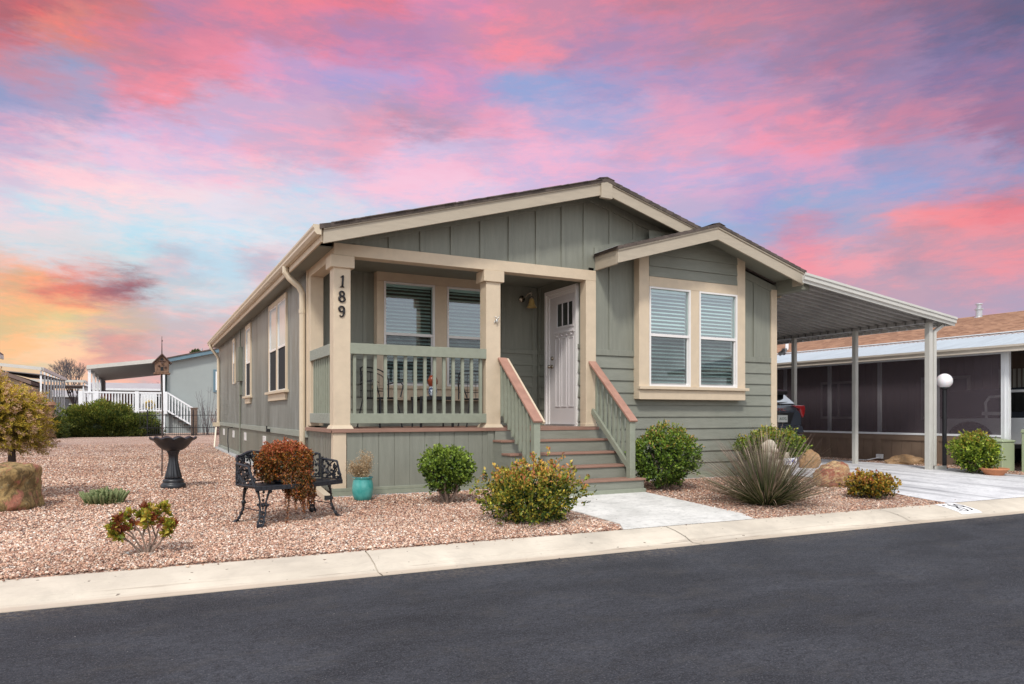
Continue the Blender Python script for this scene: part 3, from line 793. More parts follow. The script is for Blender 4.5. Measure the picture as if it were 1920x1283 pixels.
# --- house number, black digits on the corner column
def digit(paths, name, w=.011):
    m_ = MB()
    for pts, rs in paths:
        m_.tube([(p[0], -.022, p[1]) for p in pts], rs, 8, sy=1.0)
    o = m_.build(name, number_m, c1, smooth=True); return o
def arc(cx, cz, rx, rz, a0, a1, n=18): return [(cx+rx*math.cos(R(a0+(a1-a0)*i/n)), cz+rz*math.sin(R(a0+(a1-a0)*i/n))) for i in range(n+1)]
cx = .108
digit([([(cx+.004,2.735),(cx+.008,2.79),(cx+.012,2.85),(cx+.014,2.885)],[.014,.013,.013,.012]),
       ([(cx+.014,2.882),(cx-.004,2.866),(cx-.020,2.858)],[.010,.007,.005]),
       ([(cx-.024,2.734),(cx+.004,2.738),(cx+.028,2.734)],[.007,.009,.007])],'house_number')
digit([(arc(cx-.002,2.648,.027,.030,0,360),[.009+.005*abs(math.cos(2*math.pi*i/18)) for i in range(19)]),
       (arc(cx-.002,2.580,.035,.036,0,360),[.010+.006*abs(math.cos(2*math.pi*i/18)) for i in range(19)])],'house_number')
digit([(arc(cx-.006,2.448,.032,.034,0,360),[.010+.005*abs(math.cos(2*math.pi*i/18)) for i in range(19)]),
       ([(cx+.027,2.45),(cx+.026,2.40),(cx+.012,2.362),(cx-.010,2.347),(cx-.028,2.358)],[.013,.014,.012,.009,.010]),
       ([(cx-.026,2.364),(cx-.030,2.366)],[.013,.012])],'house_number')

# --- porch railings
def railing(name, p0, p1, zt0, zt1, zb0, zb1, n, mat_r, axis):
    """level railing between two supports; balusters are sub-parts"""
    if axis == 'x':
        r = MB().box(p0[0],p1[0],p0[1]-.02,p0[1]+.02,zt0,zt1); r2 = MB().box(p0[0],p1[0],p0[1]-.02,p0[1]+.02,zb0,zb1)
    else:
        r = MB().box(p0[0]-.02,p0[0]+.02,p0[1],p1[1],zt0,zt1); r2 = MB().box(p0[0]-.02,p0[0]+.02,p0[1],p1[1],zb0,zb1)
    rr = r.build(name, mat_r, H, bevel=.004); r2.build('bottom_rail', mat_r, rr, bevel=.004)
    for i in range(n):
        f = (i+.5)/n
        x = p0[0]+(p1[0]-p0[0])*f; y = p0[1]+(p1[1]-p0[1])*f
        if axis == 'x': MB().box(x-.021,x+.021,y+.021,y+.060,zb0+.02,zt1-.02).build('baluster', rail_paint, rr, bevel=.002)
        else: MB().box(x+.021,x+.06,y-.019,y+.019,zb0+.02,zt1-.02).build('baluster', rail_paint, rr, bevel=.002)
    return rr
railing('porch_railing', (.215,.005,0), (2.185,.005,0), 1.872, 2.015, .957, 1.090, 14, rail_paint, 'x')
railing('porch_railing', (.01,.20,0), (.01,1.43,0), 1.860, 2.010, .957, 1.095, 9, grey_wood, 'y')

# --- steps
ST = MB()
for i in range(4):
    z = DZ-.178*(i+1)
    y1 = -.036-.28*i
    MB().box(2.27,4.14,y1-.285,y1-.002,z-.03,z).build('tread', deckm, H, bevel=.004)
    MB().box(2.31,4.10,y1-.262,y1-.24,z-.20 if i<3 else -.06,z-.031).build('riser', siding_h, H)
MB().box(2.31,4.10,-.036,-.01,DZ-.21,DZ-.052).build('riser', siding_h, H)
for xa_ in (2.285, 4.101):
    MB().prism([(-.01,-.05),(-.01,.68),(-.30,.68),(-.30,.50),(-.58,.50),(-.58,.325),(-.86,.325),(-.86,.147),(-1.13,.147),(-1.13,-.06)],'x',xa_,xa_+.024).build('stringer', siding_h, H)
MB().box(2.27,4.14,-1.165,-1.128,-.05,.035).build('base_board', rail_paint, H, bevel=.004)
def stair_rail(xc, side, zbot):
    y0, z0, y1, z1 = -.03, 1.885, -1.02, 1.035
    sl = (z1-z0)/(y1-y0)
    hr = MB()
    # sub rail under the cap and bottom rail
    hr.bar((xc,y0,z0-.055),(xc,y1+.07,z0-.055+sl*(y1+.07-y0)),.04,.07)
    hr.bar((xc,y0,z0-.745),(xc,y1+.05,z0-.745+sl*(y1+.05-y0)),.04,.08)
    o = hr.build('stair_railing', rail_paint, H, bevel=.003)
    cp = MB().bar((xc,y0+.01,z0+.005),(xc,y1-.07,z0+.005+sl*(y1-.07-y0)),.135,.032).build('handrail_cap', capm, o, bevel=.004)
    if side < 0:
        MB().bar((xc+.085,y0+.01,z0-.006),(xc+.085,y1-.075,z0-.006+sl*(y1-.075-y0)),.032,.04).build('handrail_edge', trim, o, bevel=.003)
    MB().box(xc-.047,xc+.047,y1-.045,y1+.050,zbot,z0-.02+sl*(y1-y0)-.0).build('newel_post', rail_paint, o, bevel=.004)
    for i in range(8):
        y = y0-.07-(i)*.112
        zt = z0-.055+sl*(y-y0); zb = z0-.745+sl*(y-y0)
        xo = -.0405 if side < 0 else .0405
        MB().box(xc+xo-.0195,xc+xo+.0195,y-.018,y+.018,zb-.03,zt+.0).build('baluster', rail_paint, o, bevel=.002)
stair_rail(2.43, -1, .147); stair_rail(3.98, 1, .147)

# --- windows
def window(parent, x0, x1, z0, z1, y, zm=None, nblind=26, dark_low=True, name='window', lowgap=True, glassm=None):
    """double-hung sash facing -y: frame, glass, blind"""
    zm = zm or (z0+z1)/2; gm = glassm or glass
    f = MB(); t = .030
    f.box(x0,x0+t,y-.03,y+.05,z0,z1).box(x1-t,x1,y-.03,y+.05,z0,z1).box(x0+t,x1-t,y-.03,y+.05,z1-t,z1).box(x0+t,x1-t,y-.03,y+.05,z0,z0+t)
    f.box(x0+t,x1-t,y-.018,y+.04,zm-.022,zm+.022)
    f.box(x0+t,x0+t+.018,y-.0,y+.035,z0+t,zm-.022).box(x1-t-.018,x1-t,y-.0,y+.035,z0+t,zm-.022).box(x0+t+.018,x1-t-.018,y-.0,y+.035,z0+t,z0+t+.024)
    fr = f.build(name, white, parent, bevel=.002)
    MB().add([(x0+t,y+.012,zm+.02),(x1-t,y+.012,zm+.02),(x1-t,y+.012,z1-t),(x0+t,y+.012,z1-t)],[(0,1,2,3)]).build('upper_pane', gm, fr)
    MB().add([(x0+t,y+.024,z0+t),(x1-t,y+.024,z0+t),(x1-t,y+.024,zm-.02),(x0+t,y+.024,zm-.02)],[(0,1,2,3)]).build('lower_pane', gm, fr)
    MB().add([(x0+t,y-.006,z0+t),(x1-t-.05,y-.006,z0+t),(x1-t-.05,y-.006,zm-.02),(x0+t,y-.006,zm-.02)],[(0,1,2,3)]).build('insect_screen', sash_screen, fr)
    bl = MB(); n = nblind
    rj = random.Random(int(x0*100))
    for i in range(n):
        z = z1-t-.05-(z1-z0-2*t-.05)*(i+.3)/n+rj.uniform(-.003,.003)
        a = R(38+rj.uniform(-7,7)); dy = .022*math.cos(a); dz = .022*math.sin(a)
        bl.hexa([(x0+t+.01,y+.075-dy,z-dz-.001),(x1-t-.01,y+.075-dy,z-dz-.001),(x1-t-.01,y+.075+dy,z+dz-.001),(x0+t+.01,y+.075+dy,z+dz-.001),
                 (x0+t+.01,y+.075-dy,z-dz+.001),(x1-t-.01,y+.075-dy,z-dz+.001),(x1-t-.01,y+.075+dy,z+dz+.001),(x0+t+.01,y+.075+dy,z+dz+.001)])
    bl.box(x0+t+.005,x1-t-.005,y+.05,y+.10,z1-t-.035,z1-t)
    bl.build('blind', blindm, fr)
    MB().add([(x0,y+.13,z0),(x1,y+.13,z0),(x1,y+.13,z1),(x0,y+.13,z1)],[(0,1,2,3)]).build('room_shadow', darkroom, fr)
    return fr
# porch window: openings cut by building the wall's inner face behind the frames
for a, b_ in ((1.117,1.95),(2.163,2.995)):
    window(H, a, b_, 1.53, 3.138, PY-.15, 2.33, 27)
tw = MB(); y0, y1 = PY-.17, PY+.0
tw.box(1.006,1.115,y0,y1,1.53,3.14).box(1.952,2.161,y0,y1,1.53,3.14).box(2.997,3.10,y0,y1,1.53,3.14).box(1.006,3.10,y0,y1,3.142,3.285)
tw.build('window_trim', trim, H, bevel=.004)
MB().box(.97,3.14,y0-.03,y1,1.478,1.528).build('window_sill', trim, H, bevel=.004)
MB().box(1.02,3.09,y0,y1,1.30,1.476).build('window_apron', trim, H, bevel=.004)
# bay window box
BY = -.153
window(H, 4.985, 5.83, 1.53, 3.122, BY+.02, 2.352, 25); window(H, 6.018, 6.862, 1.53, 3.122, BY+.02, 2.352, 25)
tb = MB()
tb.box(4.786,4.983,BY,0,1.325,3.80).box(6.864,7.052,BY,0,1.325,3.80)
tb.box(5.832,6.016,BY,BY+.04,1.53,3.124).box(4.983,6.864,BY-.002,BY+.04,3.124,3.285)
tb.build('window_trim', trim, H, bevel=.004)
MB().box(4.77,7.10,BY-.05,BY+.02,1.478,1.528).build('window_sill', trim, H, bevel=.004)
MB().box(4.790,7.050,BY-.004,-.002,1.318,1.476).build('window_apron', trim, H, bevel=.004)
lapwall_y(4.984,6.863,4.02,3.286,BY+.012,.19).build('lap_siding', siding_h, H)
# bay roof
BX, BZ, BS = 6.0, 4.125, .288
def brz(x): return BZ-BS*abs(x-BX)
bl_ = roof_half(BX, BZ-.002, 4.03, BS, -.64, 1.2, .04).build('porch_gable_roof', roof_dark, H); bl_.name = 'bay_roof'
roof_half(BX, BZ-.002, 7.99, BS, -.639, 1.2, .04).build('bay_roof', roof_dark, H)
MB().prism([(BX-.13,BZ-.012),(BX,BZ+.020),(BX+.13,BZ-.018),(BX,BZ+.0)],'y',-.645,1.0).build('ridge_cap', roof_dark, H)
def brake(x0,x1):
    z = lambda x: brz(x)-.020; h=.225; y=-.61
    m_ = MB().prism([(x0,z(x0)-h),(x1,z(x1)-h),(x1,z(x1)),(x0,z(x0))],'y',y,y+.035)
    m_.prism([(x0,z(x0)-.05),(x1,z(x1)-.05),(x1,z(x1)+.004),(x0,z(x0)+.004)],'y',y-.016,y-.0005)
    m_.build('rake_board', rake, H, bevel=.003)
brake(4.05,BX); brake(BX,7.95)
MB().box(4.05,4.082,-.574,-.001,brz(4.05)-.253,brz(4.05)-.024).build('fascia', rake, H, bevel=.003)
MB().box(7.92,7.952,-.574,-.386,brz(7.95)-.253,brz(7.95)-.024).build('fascia', rake, H, bevel=.003)
MB().add([(3.99,-.63,brz(4.02)-.006),(4.10,-.63,brz(4.1)+.024),(4.10,-.02,brz(4.1)+.024),(3.99,-.02,brz(4.02)-.006)],[(0,1,2,3)]).build('drip_edge', galv, H)
so = MB()
for a, c in ((4.082,BX),(BX,7.92)):
    so.prism([(a,brz(a)-.115),(c,brz(c)-.115),(c,brz(c)-.095),(a,brz(a)-.095)],'y',-.575,-.0)
so.build('bay_soffit', soffit_m, H)
MB().box(7.81,W+.012,-.026,.11,.13,roof_z(W)-.16).build('corner_board', trim, H, bevel=.004)
# flashing trim where the bay roof meets the gable wall
MB().prism([(4.03,brz(4.03)+.005),(5.80,brz(5.80)+.005),(5.80,brz(5.80)+.11),(4.03,brz(4.03)+.11)],'y',-.021,-.0).build('flashing_board', siding_v, H, bevel=.002)

# side wall windows (facing -x)
def side_window(ya, yb, z0, z1, n=1, sill=True):
    zm = z0+(z1-z0)*.47; f = MB(); t = .05; x = -.035
    f.box(x,.01,ya,ya+t,z0,z1).box(x,.01,yb-t,yb,z0,z1).box(x,.01,ya+t,yb-t,z1-t*1.6,z1)
    if n == 2: f.box(x,.01,(ya+yb)/2-.05,(ya+yb)/2+.05,z0,z1-t*1.6)
    tr_ = f.build('side_window', trim, H, bevel=.003)
    spans = [(ya+t,yb-t)] if n == 1 else [(ya+t,(ya+yb)/2-.05),((ya+yb)/2+.05,yb-t)]
    wf = MB()
    for a, b_ in spans:
        s = .025
        wf.box(-.022,.005,a,a+s,z0,z1-.08).box(-.022,.005,b_-s,b_,z0,z1-.08).box(-.024,.005,a+s,b_-s,zm-.02,zm+.02).box(-.022,.005,a+s,b_-s,z0,z0+s).box(-.022,.005,a+s,b_-s,z1-.08-s,z1-.08)
        MB().add([(-.010,a+s,zm),(-.010,a+s,z1-.1),(-.010,b_-s,z1-.1),(-.010,b_-s,zm)],[(0,1,2,3)]).build('upper_pane', glass_sky_tint, tr_)
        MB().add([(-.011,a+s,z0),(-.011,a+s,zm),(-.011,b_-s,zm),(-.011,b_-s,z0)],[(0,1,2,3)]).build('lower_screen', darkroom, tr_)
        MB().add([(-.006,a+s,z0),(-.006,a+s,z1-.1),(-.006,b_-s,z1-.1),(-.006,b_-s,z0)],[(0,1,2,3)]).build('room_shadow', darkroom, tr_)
    wf.build('sash', white, tr_)
    if sill:
        MB().box(-.09,.01,ya-.10,yb+.10,z0-.045,z0).build('window_sill', trim, tr_, bevel=.003)
        MB().box(-.045,.01,ya+.02,yb-.02,z0-.17,z0-.046).build('window_apron', trim, tr_, bevel=.003)
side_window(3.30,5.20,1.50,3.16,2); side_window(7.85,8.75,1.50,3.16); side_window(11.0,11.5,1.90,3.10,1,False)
for yy in (3.37,5.92,8.99,11.5,14.1):
    v = MB().box(-.012,.01,yy-.16,yy+.16,.45,.64)
    for q in range(6): v.box(-.018,-.012,yy-.14,yy+.14,.465+q*.029,.478+q*.029)
    v.build('skirting_vent', white, H)
m_ = MB().box(-.10,.0,9.5,9.95,1.9,2.75).box(-.06,.0,9.6,9.8,1.55,1.88); m_.tube([(-.04,9.7,1.6),(-.04,9.7,.8),(-.04,9.7,.1)],.025,6); m_.tube([(-.04,9.62,2.7),(-.04,9.62,3.2)],.02,6)
m_.build('meter_box', skirt_w, H, bevel=.005)
h_ = MB().box(-.10,-.03,5.0,5.05,.74,.80); h_.tube([(-.09,5.02,.80),(-.09,5.02,.86)],.012,6); h_.build('hose_tap', black_metal, H)
h_ = MB(); h_.tube([(-.02,11.6,.72),(-.14,11.5,.70),(-.16,11.4,.40),(-.15,11.3,.05)],.014,6); h_.build('drain_hose', black_metal, H)
h_ = MB(); h_.tube([(-.14,4.0,.05),(-.22,3.9,.11),(-.3,3.78,.10),(-.34,3.7,.06)],.03,8); h_.build('pipe_stub', gutter_m, H)

# --- door
D = MB(); xf = EX-.045
D.box(xf,EX+.02,.278,.330,DZ,3.145).box(xf,EX+.02,1.235,1.291,DZ,3.145).box(xf,EX+.02,.330,1.235,3.085,3.145)
D.box(xf+.02,EX+.02,.330,.352,DZ,3.085).box(xf+.02,EX+.02,1.16,1.235,DZ,3.085).box(xf+.02,EX+.02,.352,1.16,3.03,3.085)
D.build('door_frame', white, H, bevel=.003)
MB().box(xf-.01,EX,.33,1.24,DZ,DZ+.025).build('threshold', galv, H)
xs_ = EX-.012
ds = MB().box(xs_,EX+.03,.352,1.16,DZ+.028,3.03)
door = ds.build('front_door', doorw, H, bevel=.002)
pf = MB()
# glass surround, shelf with dentils, raised panel mouldings
def ring_x(mb, x, ya, yb, za, zb, t, h):
    mb.box(x-h,x,ya,ya+t,za,zb).box(x-h,x,yb-t,yb,za,zb).box(x-h,x,ya+t,yb-t,za,za+t).box(x-h,x,ya+t,yb-t,zb-t,zb)
ring_x(pf, xs_-.0005, .395,.935,2.49,2.93,.035,.012)
for yy in (.565,.745): pf.box(xs_-.011,xs_-.0005,yy-.012,yy+.012,2.525,2.895)
pf.box(xs_-.035,xs_-.0005,.375,.985,2.405,2.435).box(xs_-.022,xs_-.0005,.385,.975,2.385,2.403)
for q in range(4): pf.box(xs_-.028,xs_-.0005,.43+q*.155,.475+q*.155,2.355,2.385)
for a, b_ in ((.40,.56),(.62,.78),(.83,.97)):
    ring_x(pf, xs_-.0005, a,b_,1.20,2.33,.018,.010)
pf.build('door_moulding', doorw, door, bevel=.002)
MB().box(xs_-.004,xs_-.0006,.43,.90,2.525,2.895).build('door_glass', glass_dark, door)
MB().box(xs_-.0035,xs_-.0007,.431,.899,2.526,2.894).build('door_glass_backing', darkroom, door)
kb = MB(); kb.tube([(xs_,1.075,1.875),(xs_-.02,1.075,1.875)],.032,14); kb.tube([(xs_-.015,1.075,1.875),(xs_-.05,1.075,1.875)],.012,8); kb.blob((xs_-.065,1.075,1.875),.030,1,0,2)
kb.build('door_knob', brass, door, smooth=True)
kb = MB(); kb.tube([(xs_,1.06,2.015),(xs_-.022,1.06,2.015)],.030,14); kb.tube([(xs_-.018,1.06,2.015),(xs_-.03,1.06,2.015)],.02,10); kb.build('deadbolt', brass, door, smooth=True)
MB().box(.50,.58,PY-.03,PY-.016,1.22,1.34).build('outlet_cover', white, H, bevel=.003)

# --- wall lamp beside the door
LM = thing('wall_lamp', 'small bell shaped amber wall lamp on the porch wall left of the door', 'lamp', (3.60,PY-.018,3.06))
a = MB(); a.tube([(0,0,.0),(0,-.025,.0)],.055,16); a.tube([(0,-.02,0),(.02,-.08,.02),(.05,-.14,.07),(.08,-.17,.09),(.105,-.17,.06),(.105,-.17,-.0)],.009,8)
a.tube([(.105,-.17,.02),(.105,-.17,-.01)],.03,12); a.blob((.105,-.17,.09),.016,1,0,1)
a.build('mount', brass, LM, smooth=True)
sh = M('amber_glass', (.50,.36,.14), .3, .1, 8, spec=.6)
MB().lathe([(.03,0),(.040,-.02),(.048,-.06),(.060,-.10),(.078,-.135),(.092,-.15),(.088,-.148),(.055,-.10),(.03,-.02)],20,(.105,-.17,-.01),close=False).build('lamp_shade', sh, LM, smooth=True)
# --- little metal hummingbird on the second column
HB = MB(); HB.tube([(2.325,-.04,2.46),(2.335,-.045,2.42),(2.330,-.04,2.385)],[.006,.016,.005],8)
HB.blob((2.318,-.045,2.475),.013,2,.1,1); HB.tube([(2.308,-.05,2.478),(2.285,-.055,2.482)],[.004,.002],5)
HB.hexa([(2.33,-.05,2.44),(2.372,-.06,2.50),(2.375,-.058,2.49),(2.34,-.048,2.42),(2.33,-.046,2.44),(2.372,-.056,2.50),(2.375,-.054,2.49),(2.34,-.044,2.42)])
HB.hexa([(2.32,-.03,2.44),(2.295,-.03,2.40),(2.30,-.03,2.39),(2.33,-.03,2.42),(2.32,-.026,2.44),(2.295,-.026,2.40),(2.30,-.026,2.39),(2.33,-.026,2.42)])
o = HB.build('bird_ornament', M('silver_paint',(.6,.6,.58),.3,.1,20,metal=.6), None, smooth=True)
tag(o, 'small silver bird shaped ornament fixed to the middle porch column', 'ornament')

# --- porch furniture
def wire_chair(name, label, loc, rz):
    t = thing(name, label, 'chair', loc, rz, 'wire chairs on the porch')
    s = MB(); s.lathe([(.0,.425),(.20,.425),(.225,.435),(.232,.425),(.225,.410),(.0,.415)],24,close=False); s.build('seat', black_metal, t)
    for sx, sy in ((-1,-1),(1,-1),(-1,1),(1,1)):
        l = MB(); l.tube([(sx*.17,sy*.17,.42),(sx*.20,sy*.20,.22),(sx*.23,sy*.22,.01)],.010,6); l.tube([(sx*.23,sy*.22,0.0),(sx*.23,sy*.22,.012)],.02,8); l.build('leg', black_metal, t)
    bk = MB()
    # curved back: local +y is the back
    def bp(u, z): return (.27*math.sin(u*1.15), .05+.21*math.cos(u*1.15), z)
    top = [bp(-1.25+2.5*i/20, .63+.25*math.sqrt(max(0,1-(abs(-1.25+2.5*i/20)/1.30)**2.4))) for i in range(21)]
    bk.tube([bp(-1.25,.42)]+top+[bp(1.25,.42)], .011, 6)
    bk.tube([bp(-1.1+2.2*i/20, .60+.22*math.sqrt(max(0,1-(abs(-1.1+2.2*i/20)/1.15)**2.4))) for i in range(21)], .007, 5)
    bk.tube([bp(-1.1+2.2*i/16, .535) for i in range(17)], .007, 5)
    for i in range(-4,5):
        u = i*.23; bk.tube([bp(u,.43), bp(u,.60+.22*math.sqrt(max(0,1-(abs(u)/1.15)**2.4)))], .004, 4)
    bk.tube([bp(-.7,.66),bp(-.35,.70),bp(0,.68),bp(.35,.70),bp(.7,.66)], .006, 5)
    bk.build('backrest', black_metal, t)
    for s_ in (-1,1):
        am = MB(); am.tube([(s_*.25,.14,.62),(s_*.30,.0,.66),(s_*.30,-.14,.655),(s_*.28,-.20,.61),(s_*.22,-.20,.44)], .010, 6); am.build('armrest', black_metal, t)
    return t
wire_chair('porch_chair', 'black wire armchair on the porch at the corner column', (.86,.80,DZ), R(30))
wire_chair('porch_chair', 'black wire armchair on the porch nearest the front door', (2.42,.85,DZ), R(-6))
T = thing('side_table', 'small black metal table between the two porch chairs', 'table', (1.67,.80,DZ))
tt = MB().box(-.26,.26,-.20,.20,.425,.45); tt.box(-.27,.27,-.21,-.20,.40,.455).box(-.27,.27,.20,.21,.40,.455); tt.build('table_top', black_metal, T, bevel=.004)
for sx, sy, w_ in ((-1,-1,.02),(1,-1,.02),(-1,1,.013),(1,1,.013)):
    MB().tube([(sx*.24,sy*.18,.43),(sx*.25,sy*.185,.38),(sx*.25,sy*.19,0)],w_,8).build('leg', black_metal, T)
VZ = thing('planter_pot', 'blue and white patterned pot holding a rust red ball on the porch table', 'pot', (1.66,.76,DZ+.45))
pm, nt_, p_, _ = newmat('blue_white_glaze')
nn = noise(nt_, coords(nt_), 38, 2, .5)
nt_.links.new(mixc(nt_, (.03,.05,.12), (.55,.60,.66), maprange(nt_, nn, .50,.56)), p_.inputs['Base Color']); p_.inputs['Roughness'].default_value = .2
MB().lathe([(.03,0),(.055,.02),(.068,.07),(.062,.12),(.055,.14),(.06,.15),(.045,.15)],20).build('pot', pm, VZ, smooth=True)
MB().blob((0,0,.23),.085,3,.2,3,(.85,.85,1.15),3).build('gazing_ball', M('rust_glaze',(.22,.045,.02),.25,.4,12), VZ, smooth=True)
# ================================================================== CARPORT AT THE RIGHT OF THE HOUSE
alu = M('white_aluminium', (.54,.53,.49), .35, .05, 3, spec=.5, dirt=(.50,.47,.42), dirtamt=.3)
alu_w = M('bright_white_aluminium', (.76,.78,.80), .35, .05, 3, spec=.5)
alu_under = groove_shaded('ribbed_roof_underside', (.33,.315,.30), (.40,.385,.365), .205, -.66)  # dark bands along the ribs paint in their shade
CP = thing('carport', 'white aluminium carport with ribbed roof on slim posts at the right of the green house', 'carport', (0,0,0))
def cz(x): return 3.47 - (x-7.96)*(3.47-2.985)/(12.08-7.96)
# ribbed deck: ribs run along x
pts = []; y = -.72
while y < 7.2:
    pts += [(y,0),(y+.09,0),(y+.10,-.045),(y+.165,-.045),(y+.175,0)]; y += .205
m_ = MB(); n = len(pts); v = []; f = []
for x in (7.97, 12.02):
    v += [(x, p[0], cz(x)-.07+p[1]) for p in pts]
f = [(i, i+1, n+i+1, n+i) for i in range(n-1)]
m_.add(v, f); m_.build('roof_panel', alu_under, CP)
m_ = MB().hexa([(7.97,-.72,cz(7.97)-.055),(12.02,-.72,cz(12.02)-.055),(12.02,7.2,cz(12.02)-.055),(7.97,7.2,cz(7.97)-.055),(7.97,-.72,cz(7.97)-.05),(12.02,-.72,cz(12.02)-.05),(12.02,7.2,cz(12.02)-.05),(7.97,7.2,cz(7.97)-.05)])
m_.build('roof_skin', alu, CP)
fp = [(0,-.165),(.0,-.125),(-.035,-.11),(-.035,-.055),(-.055,-.04),(-.055,.0),(-.045,.0),(-.02,-.045),(.012,-.05),(.012,-.165)]
m_ = MB(); v = []
for x in (7.80, 12.06): v += [(x, -.725+p[0], cz(x)+p[1]) for p in fp]
n = len(fp); m_.add(v, [(i,(i+1)%n,n+(i+1)%n,n+i) for i in range(n)]+[tuple(range(n-1,-1,-1)), tuple(range(n,2*n))])
m_.build('front_fascia', alu, CP)
MB().box(12.03,12.06,-.71,7.2,cz(12.05)-.155,cz(12.05)-.01).build('side_gutter', alu, CP, bevel=.004)
MB().box(7.953,8.14,-.57,.06,3.245,3.505).build('eave_return', soffit_m, H)
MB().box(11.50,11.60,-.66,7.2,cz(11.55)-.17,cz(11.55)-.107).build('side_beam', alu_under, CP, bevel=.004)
sp_ = MB()
y = -.60
while y < 7.1:
    sp_.prism([(y,cz(12.0)-.155),(y+.05,cz(12.0)-.155),(y+.025,cz(12.0)-.12)],'x',12.0,12.028); y += .205
sp_.build('rib_end', alu_w, CP)
for y_, w_ in ((-.52,.052),(1.12,.046),(2.76,.046),(4.4,.046),(6.0,.046)):
    p_ = MB().box(11.55-w_,11.55+w_,y_-w_,y_+w_,gz(y_),cz(11.55)-.17)
    p_.box(11.55-w_+.02,11.55+w_-.02,y_-w_-.007,y_-w_+.001,gz(y_),cz(11.55)-.17)
    p_.build('post', alu, CP, bevel=.004)
d = MB().box(11.61,11.68,-.60,-.53,.07,2.72).bar((11.645,-.565,2.70),(11.86,-.60,2.84),.06,.06)
d.bar((11.645,-.565,.03),(11.9,-.64,.03),.06,.07)
d.build('downspout', alu, CP, bevel=.004)
fl = MB(); fl.box(11.62,11.70,3.1,3.2,2.60,2.68); fl.tube([(11.66,3.15,2.6),(11.60,3.12,2.55)],.05,8); fl.tube([(11.66,3.2,2.6),(11.66,3.3,2.55)],.05,8); fl.build('flood_light', alu_w, CP)

# ================================================================== NEIGHBOUR ON THE RIGHT
NB = thing('neighbouring_house', 'long brown house with brown shingle roof and two galvanised roof vents on the right', 'house', (0,0,0))
tan_wall = M('taupe_siding', (.21,.155,.12), .6, .1, 3, bs=20, bst=(8,8,1), bstr=.4, dirt=(.16,.12,.095))
NX = 15.2
w = MB(); prof = []; y = -9
while y < 12: prof += [(NX,y),(NX,y+.19),(NX+.01,y+.195),(NX+.01,y+.203)]; y += .203
w.strip([(a,b_) for a,b_ in prof], 'z', -.05, 2.85); w.build('wall', tan_wall, NB)
MB().box(NX,22,12,12.1,-.05,2.8).build('end_wall', tan_wall, NB)
def nrz(x): return 2.92+(x-15.0)*(3.70-2.92)/2.5
rf = MB(); prof = []
for i in range(17):
    a = 15.0-.2+i*.16; prof += [(a, nrz(a)-.0),(a+.16, nrz(a+.16)-.016)]
prof += [(17.55+2.8,2.92),(17.5,3.5),(14.8,2.80)]
rf.prism(prof,'y',-9,12.3); rf.build('roof', roof_brown, NB)
for yy, h_, r_ in ((1.84,.34,.075),(2.86,.17,.06)):
    v = MB().lathe([(r_*1.9,-.06),(r_*1.5,-.02),(r_,.0),(r_,h_*.55)],16,(17.35,yy,nrz(17.35)))
    v.lathe([(r_*1.35,h_*.50),(r_*1.35,h_*.58),(r_*.7,h_*.64),(r_*.7,h_*.88),(r_*1.15,h_*.90),(r_*1.1,h_*.98),(.01,h_*1.0)],16,(17.35,yy,nrz(17.35)))
    v.build('roof_vent', galv, NB, smooth=False)
v = MB().lathe([(.10,-.08),(.05,0),(.05,.20),(.07,.2),(.07,.26),(.01,.28)],12,(15.6,6.6,nrz(15.6))); v.build('roof_vent', alu_w, NB)
for ya, yb in ((.8,2.0),(3.8,5.0)):
    f = MB().box(NX-.03,NX,ya,yb,.95,2.0); o = f.build('window', alu, NB)
    MB().box(NX-.034,NX-.0301,ya+.07,(ya+yb)/2-.03,1.02,1.93).box(NX-.034,NX-.0301,(ya+yb)/2+.03,yb-.07,1.02,1.93).build('pane', darkroom, o)
cu = MB()
for i in range(12): cu.box(NX-.04,NX-.005,-1.0+i*.10,-1.0+i*.10+.055,.9,2.1)
cu.build('blind', alu, NB)

AW = thing('screened_carport', 'white roofed side awning closed with dark purple mesh screens over a brown panelled skirt', 'carport', (0,0,0))
def az_(x): return 2.42+(x-12.78)*(2.885-2.42)/(15.0-12.78)
pts = []; y = -9
while y < 12:
    pts += [(y,0),(y+.05,0),(y+.06,.018),(y+.09,.018),(y+.10,0)]; y += .12
m_ = MB(); n = len(pts); v = []
for x in (12.79, 15.02): v += [(x, p[0], az_(x)+p[1]) for p in pts]
m_.add(v, [(i,i+1,n+i+1,n+i) for i in range(n-1)]); m_.build('roof_panel', M('blue_white_roof_panel',(.40,.45,.49),.45,.12,3,(.3,8,1),spec=.4), AW)
MB().prism([(12.70,2.30),(12.80,2.30),(12.80,2.43),(12.68,2.43),(12.68,2.39),(12.715,2.37),(12.715,2.33),(12.70,2.32)],'y',-9,12).build('gutter', M('cream_gutter_trim',(.52,.47,.40),.4,.06,3), AW)
MB().box(14.96,15.05,-9,12,2.885,2.93).build('flashing', alu_w, AW)
SX = 13.0
zt, zb = 2.285, .645
for yy, wv in ((-1.155,.075),(.25,.04),(1.61,.04),(2.98,.04),(4.37,.04),(5.75,.04),(7.1,.04),(8.5,.04)):
    if yy < 0: MB().box(SX-.03,SX+.05,yy-.075,yy+.075,gz(yy)-.02,2.40).box(SX-.045,SX-.031,yy-.02,yy+.02,gz(yy),2.40).build('post', alu_w, AW, bevel=.004)
    else: MB().box(SX+.02,SX+.07,yy-wv,yy+wv,0,2.42).build('post', alu_w, AW)
MB().box(SX-.02,SX+.015,-1.08,10,zt,zt+.045).build('top_rail', alu_w, AW, bevel=.003)
MB().box(SX-.03,SX+.02,-1.08,10,zb-.025,zb+.02).build('bottom_rail', alu_w, AW, bevel=.003)
ysx = [-1.08,.25,1.61,2.98,4.37,5.75,7.1,8.5,10]
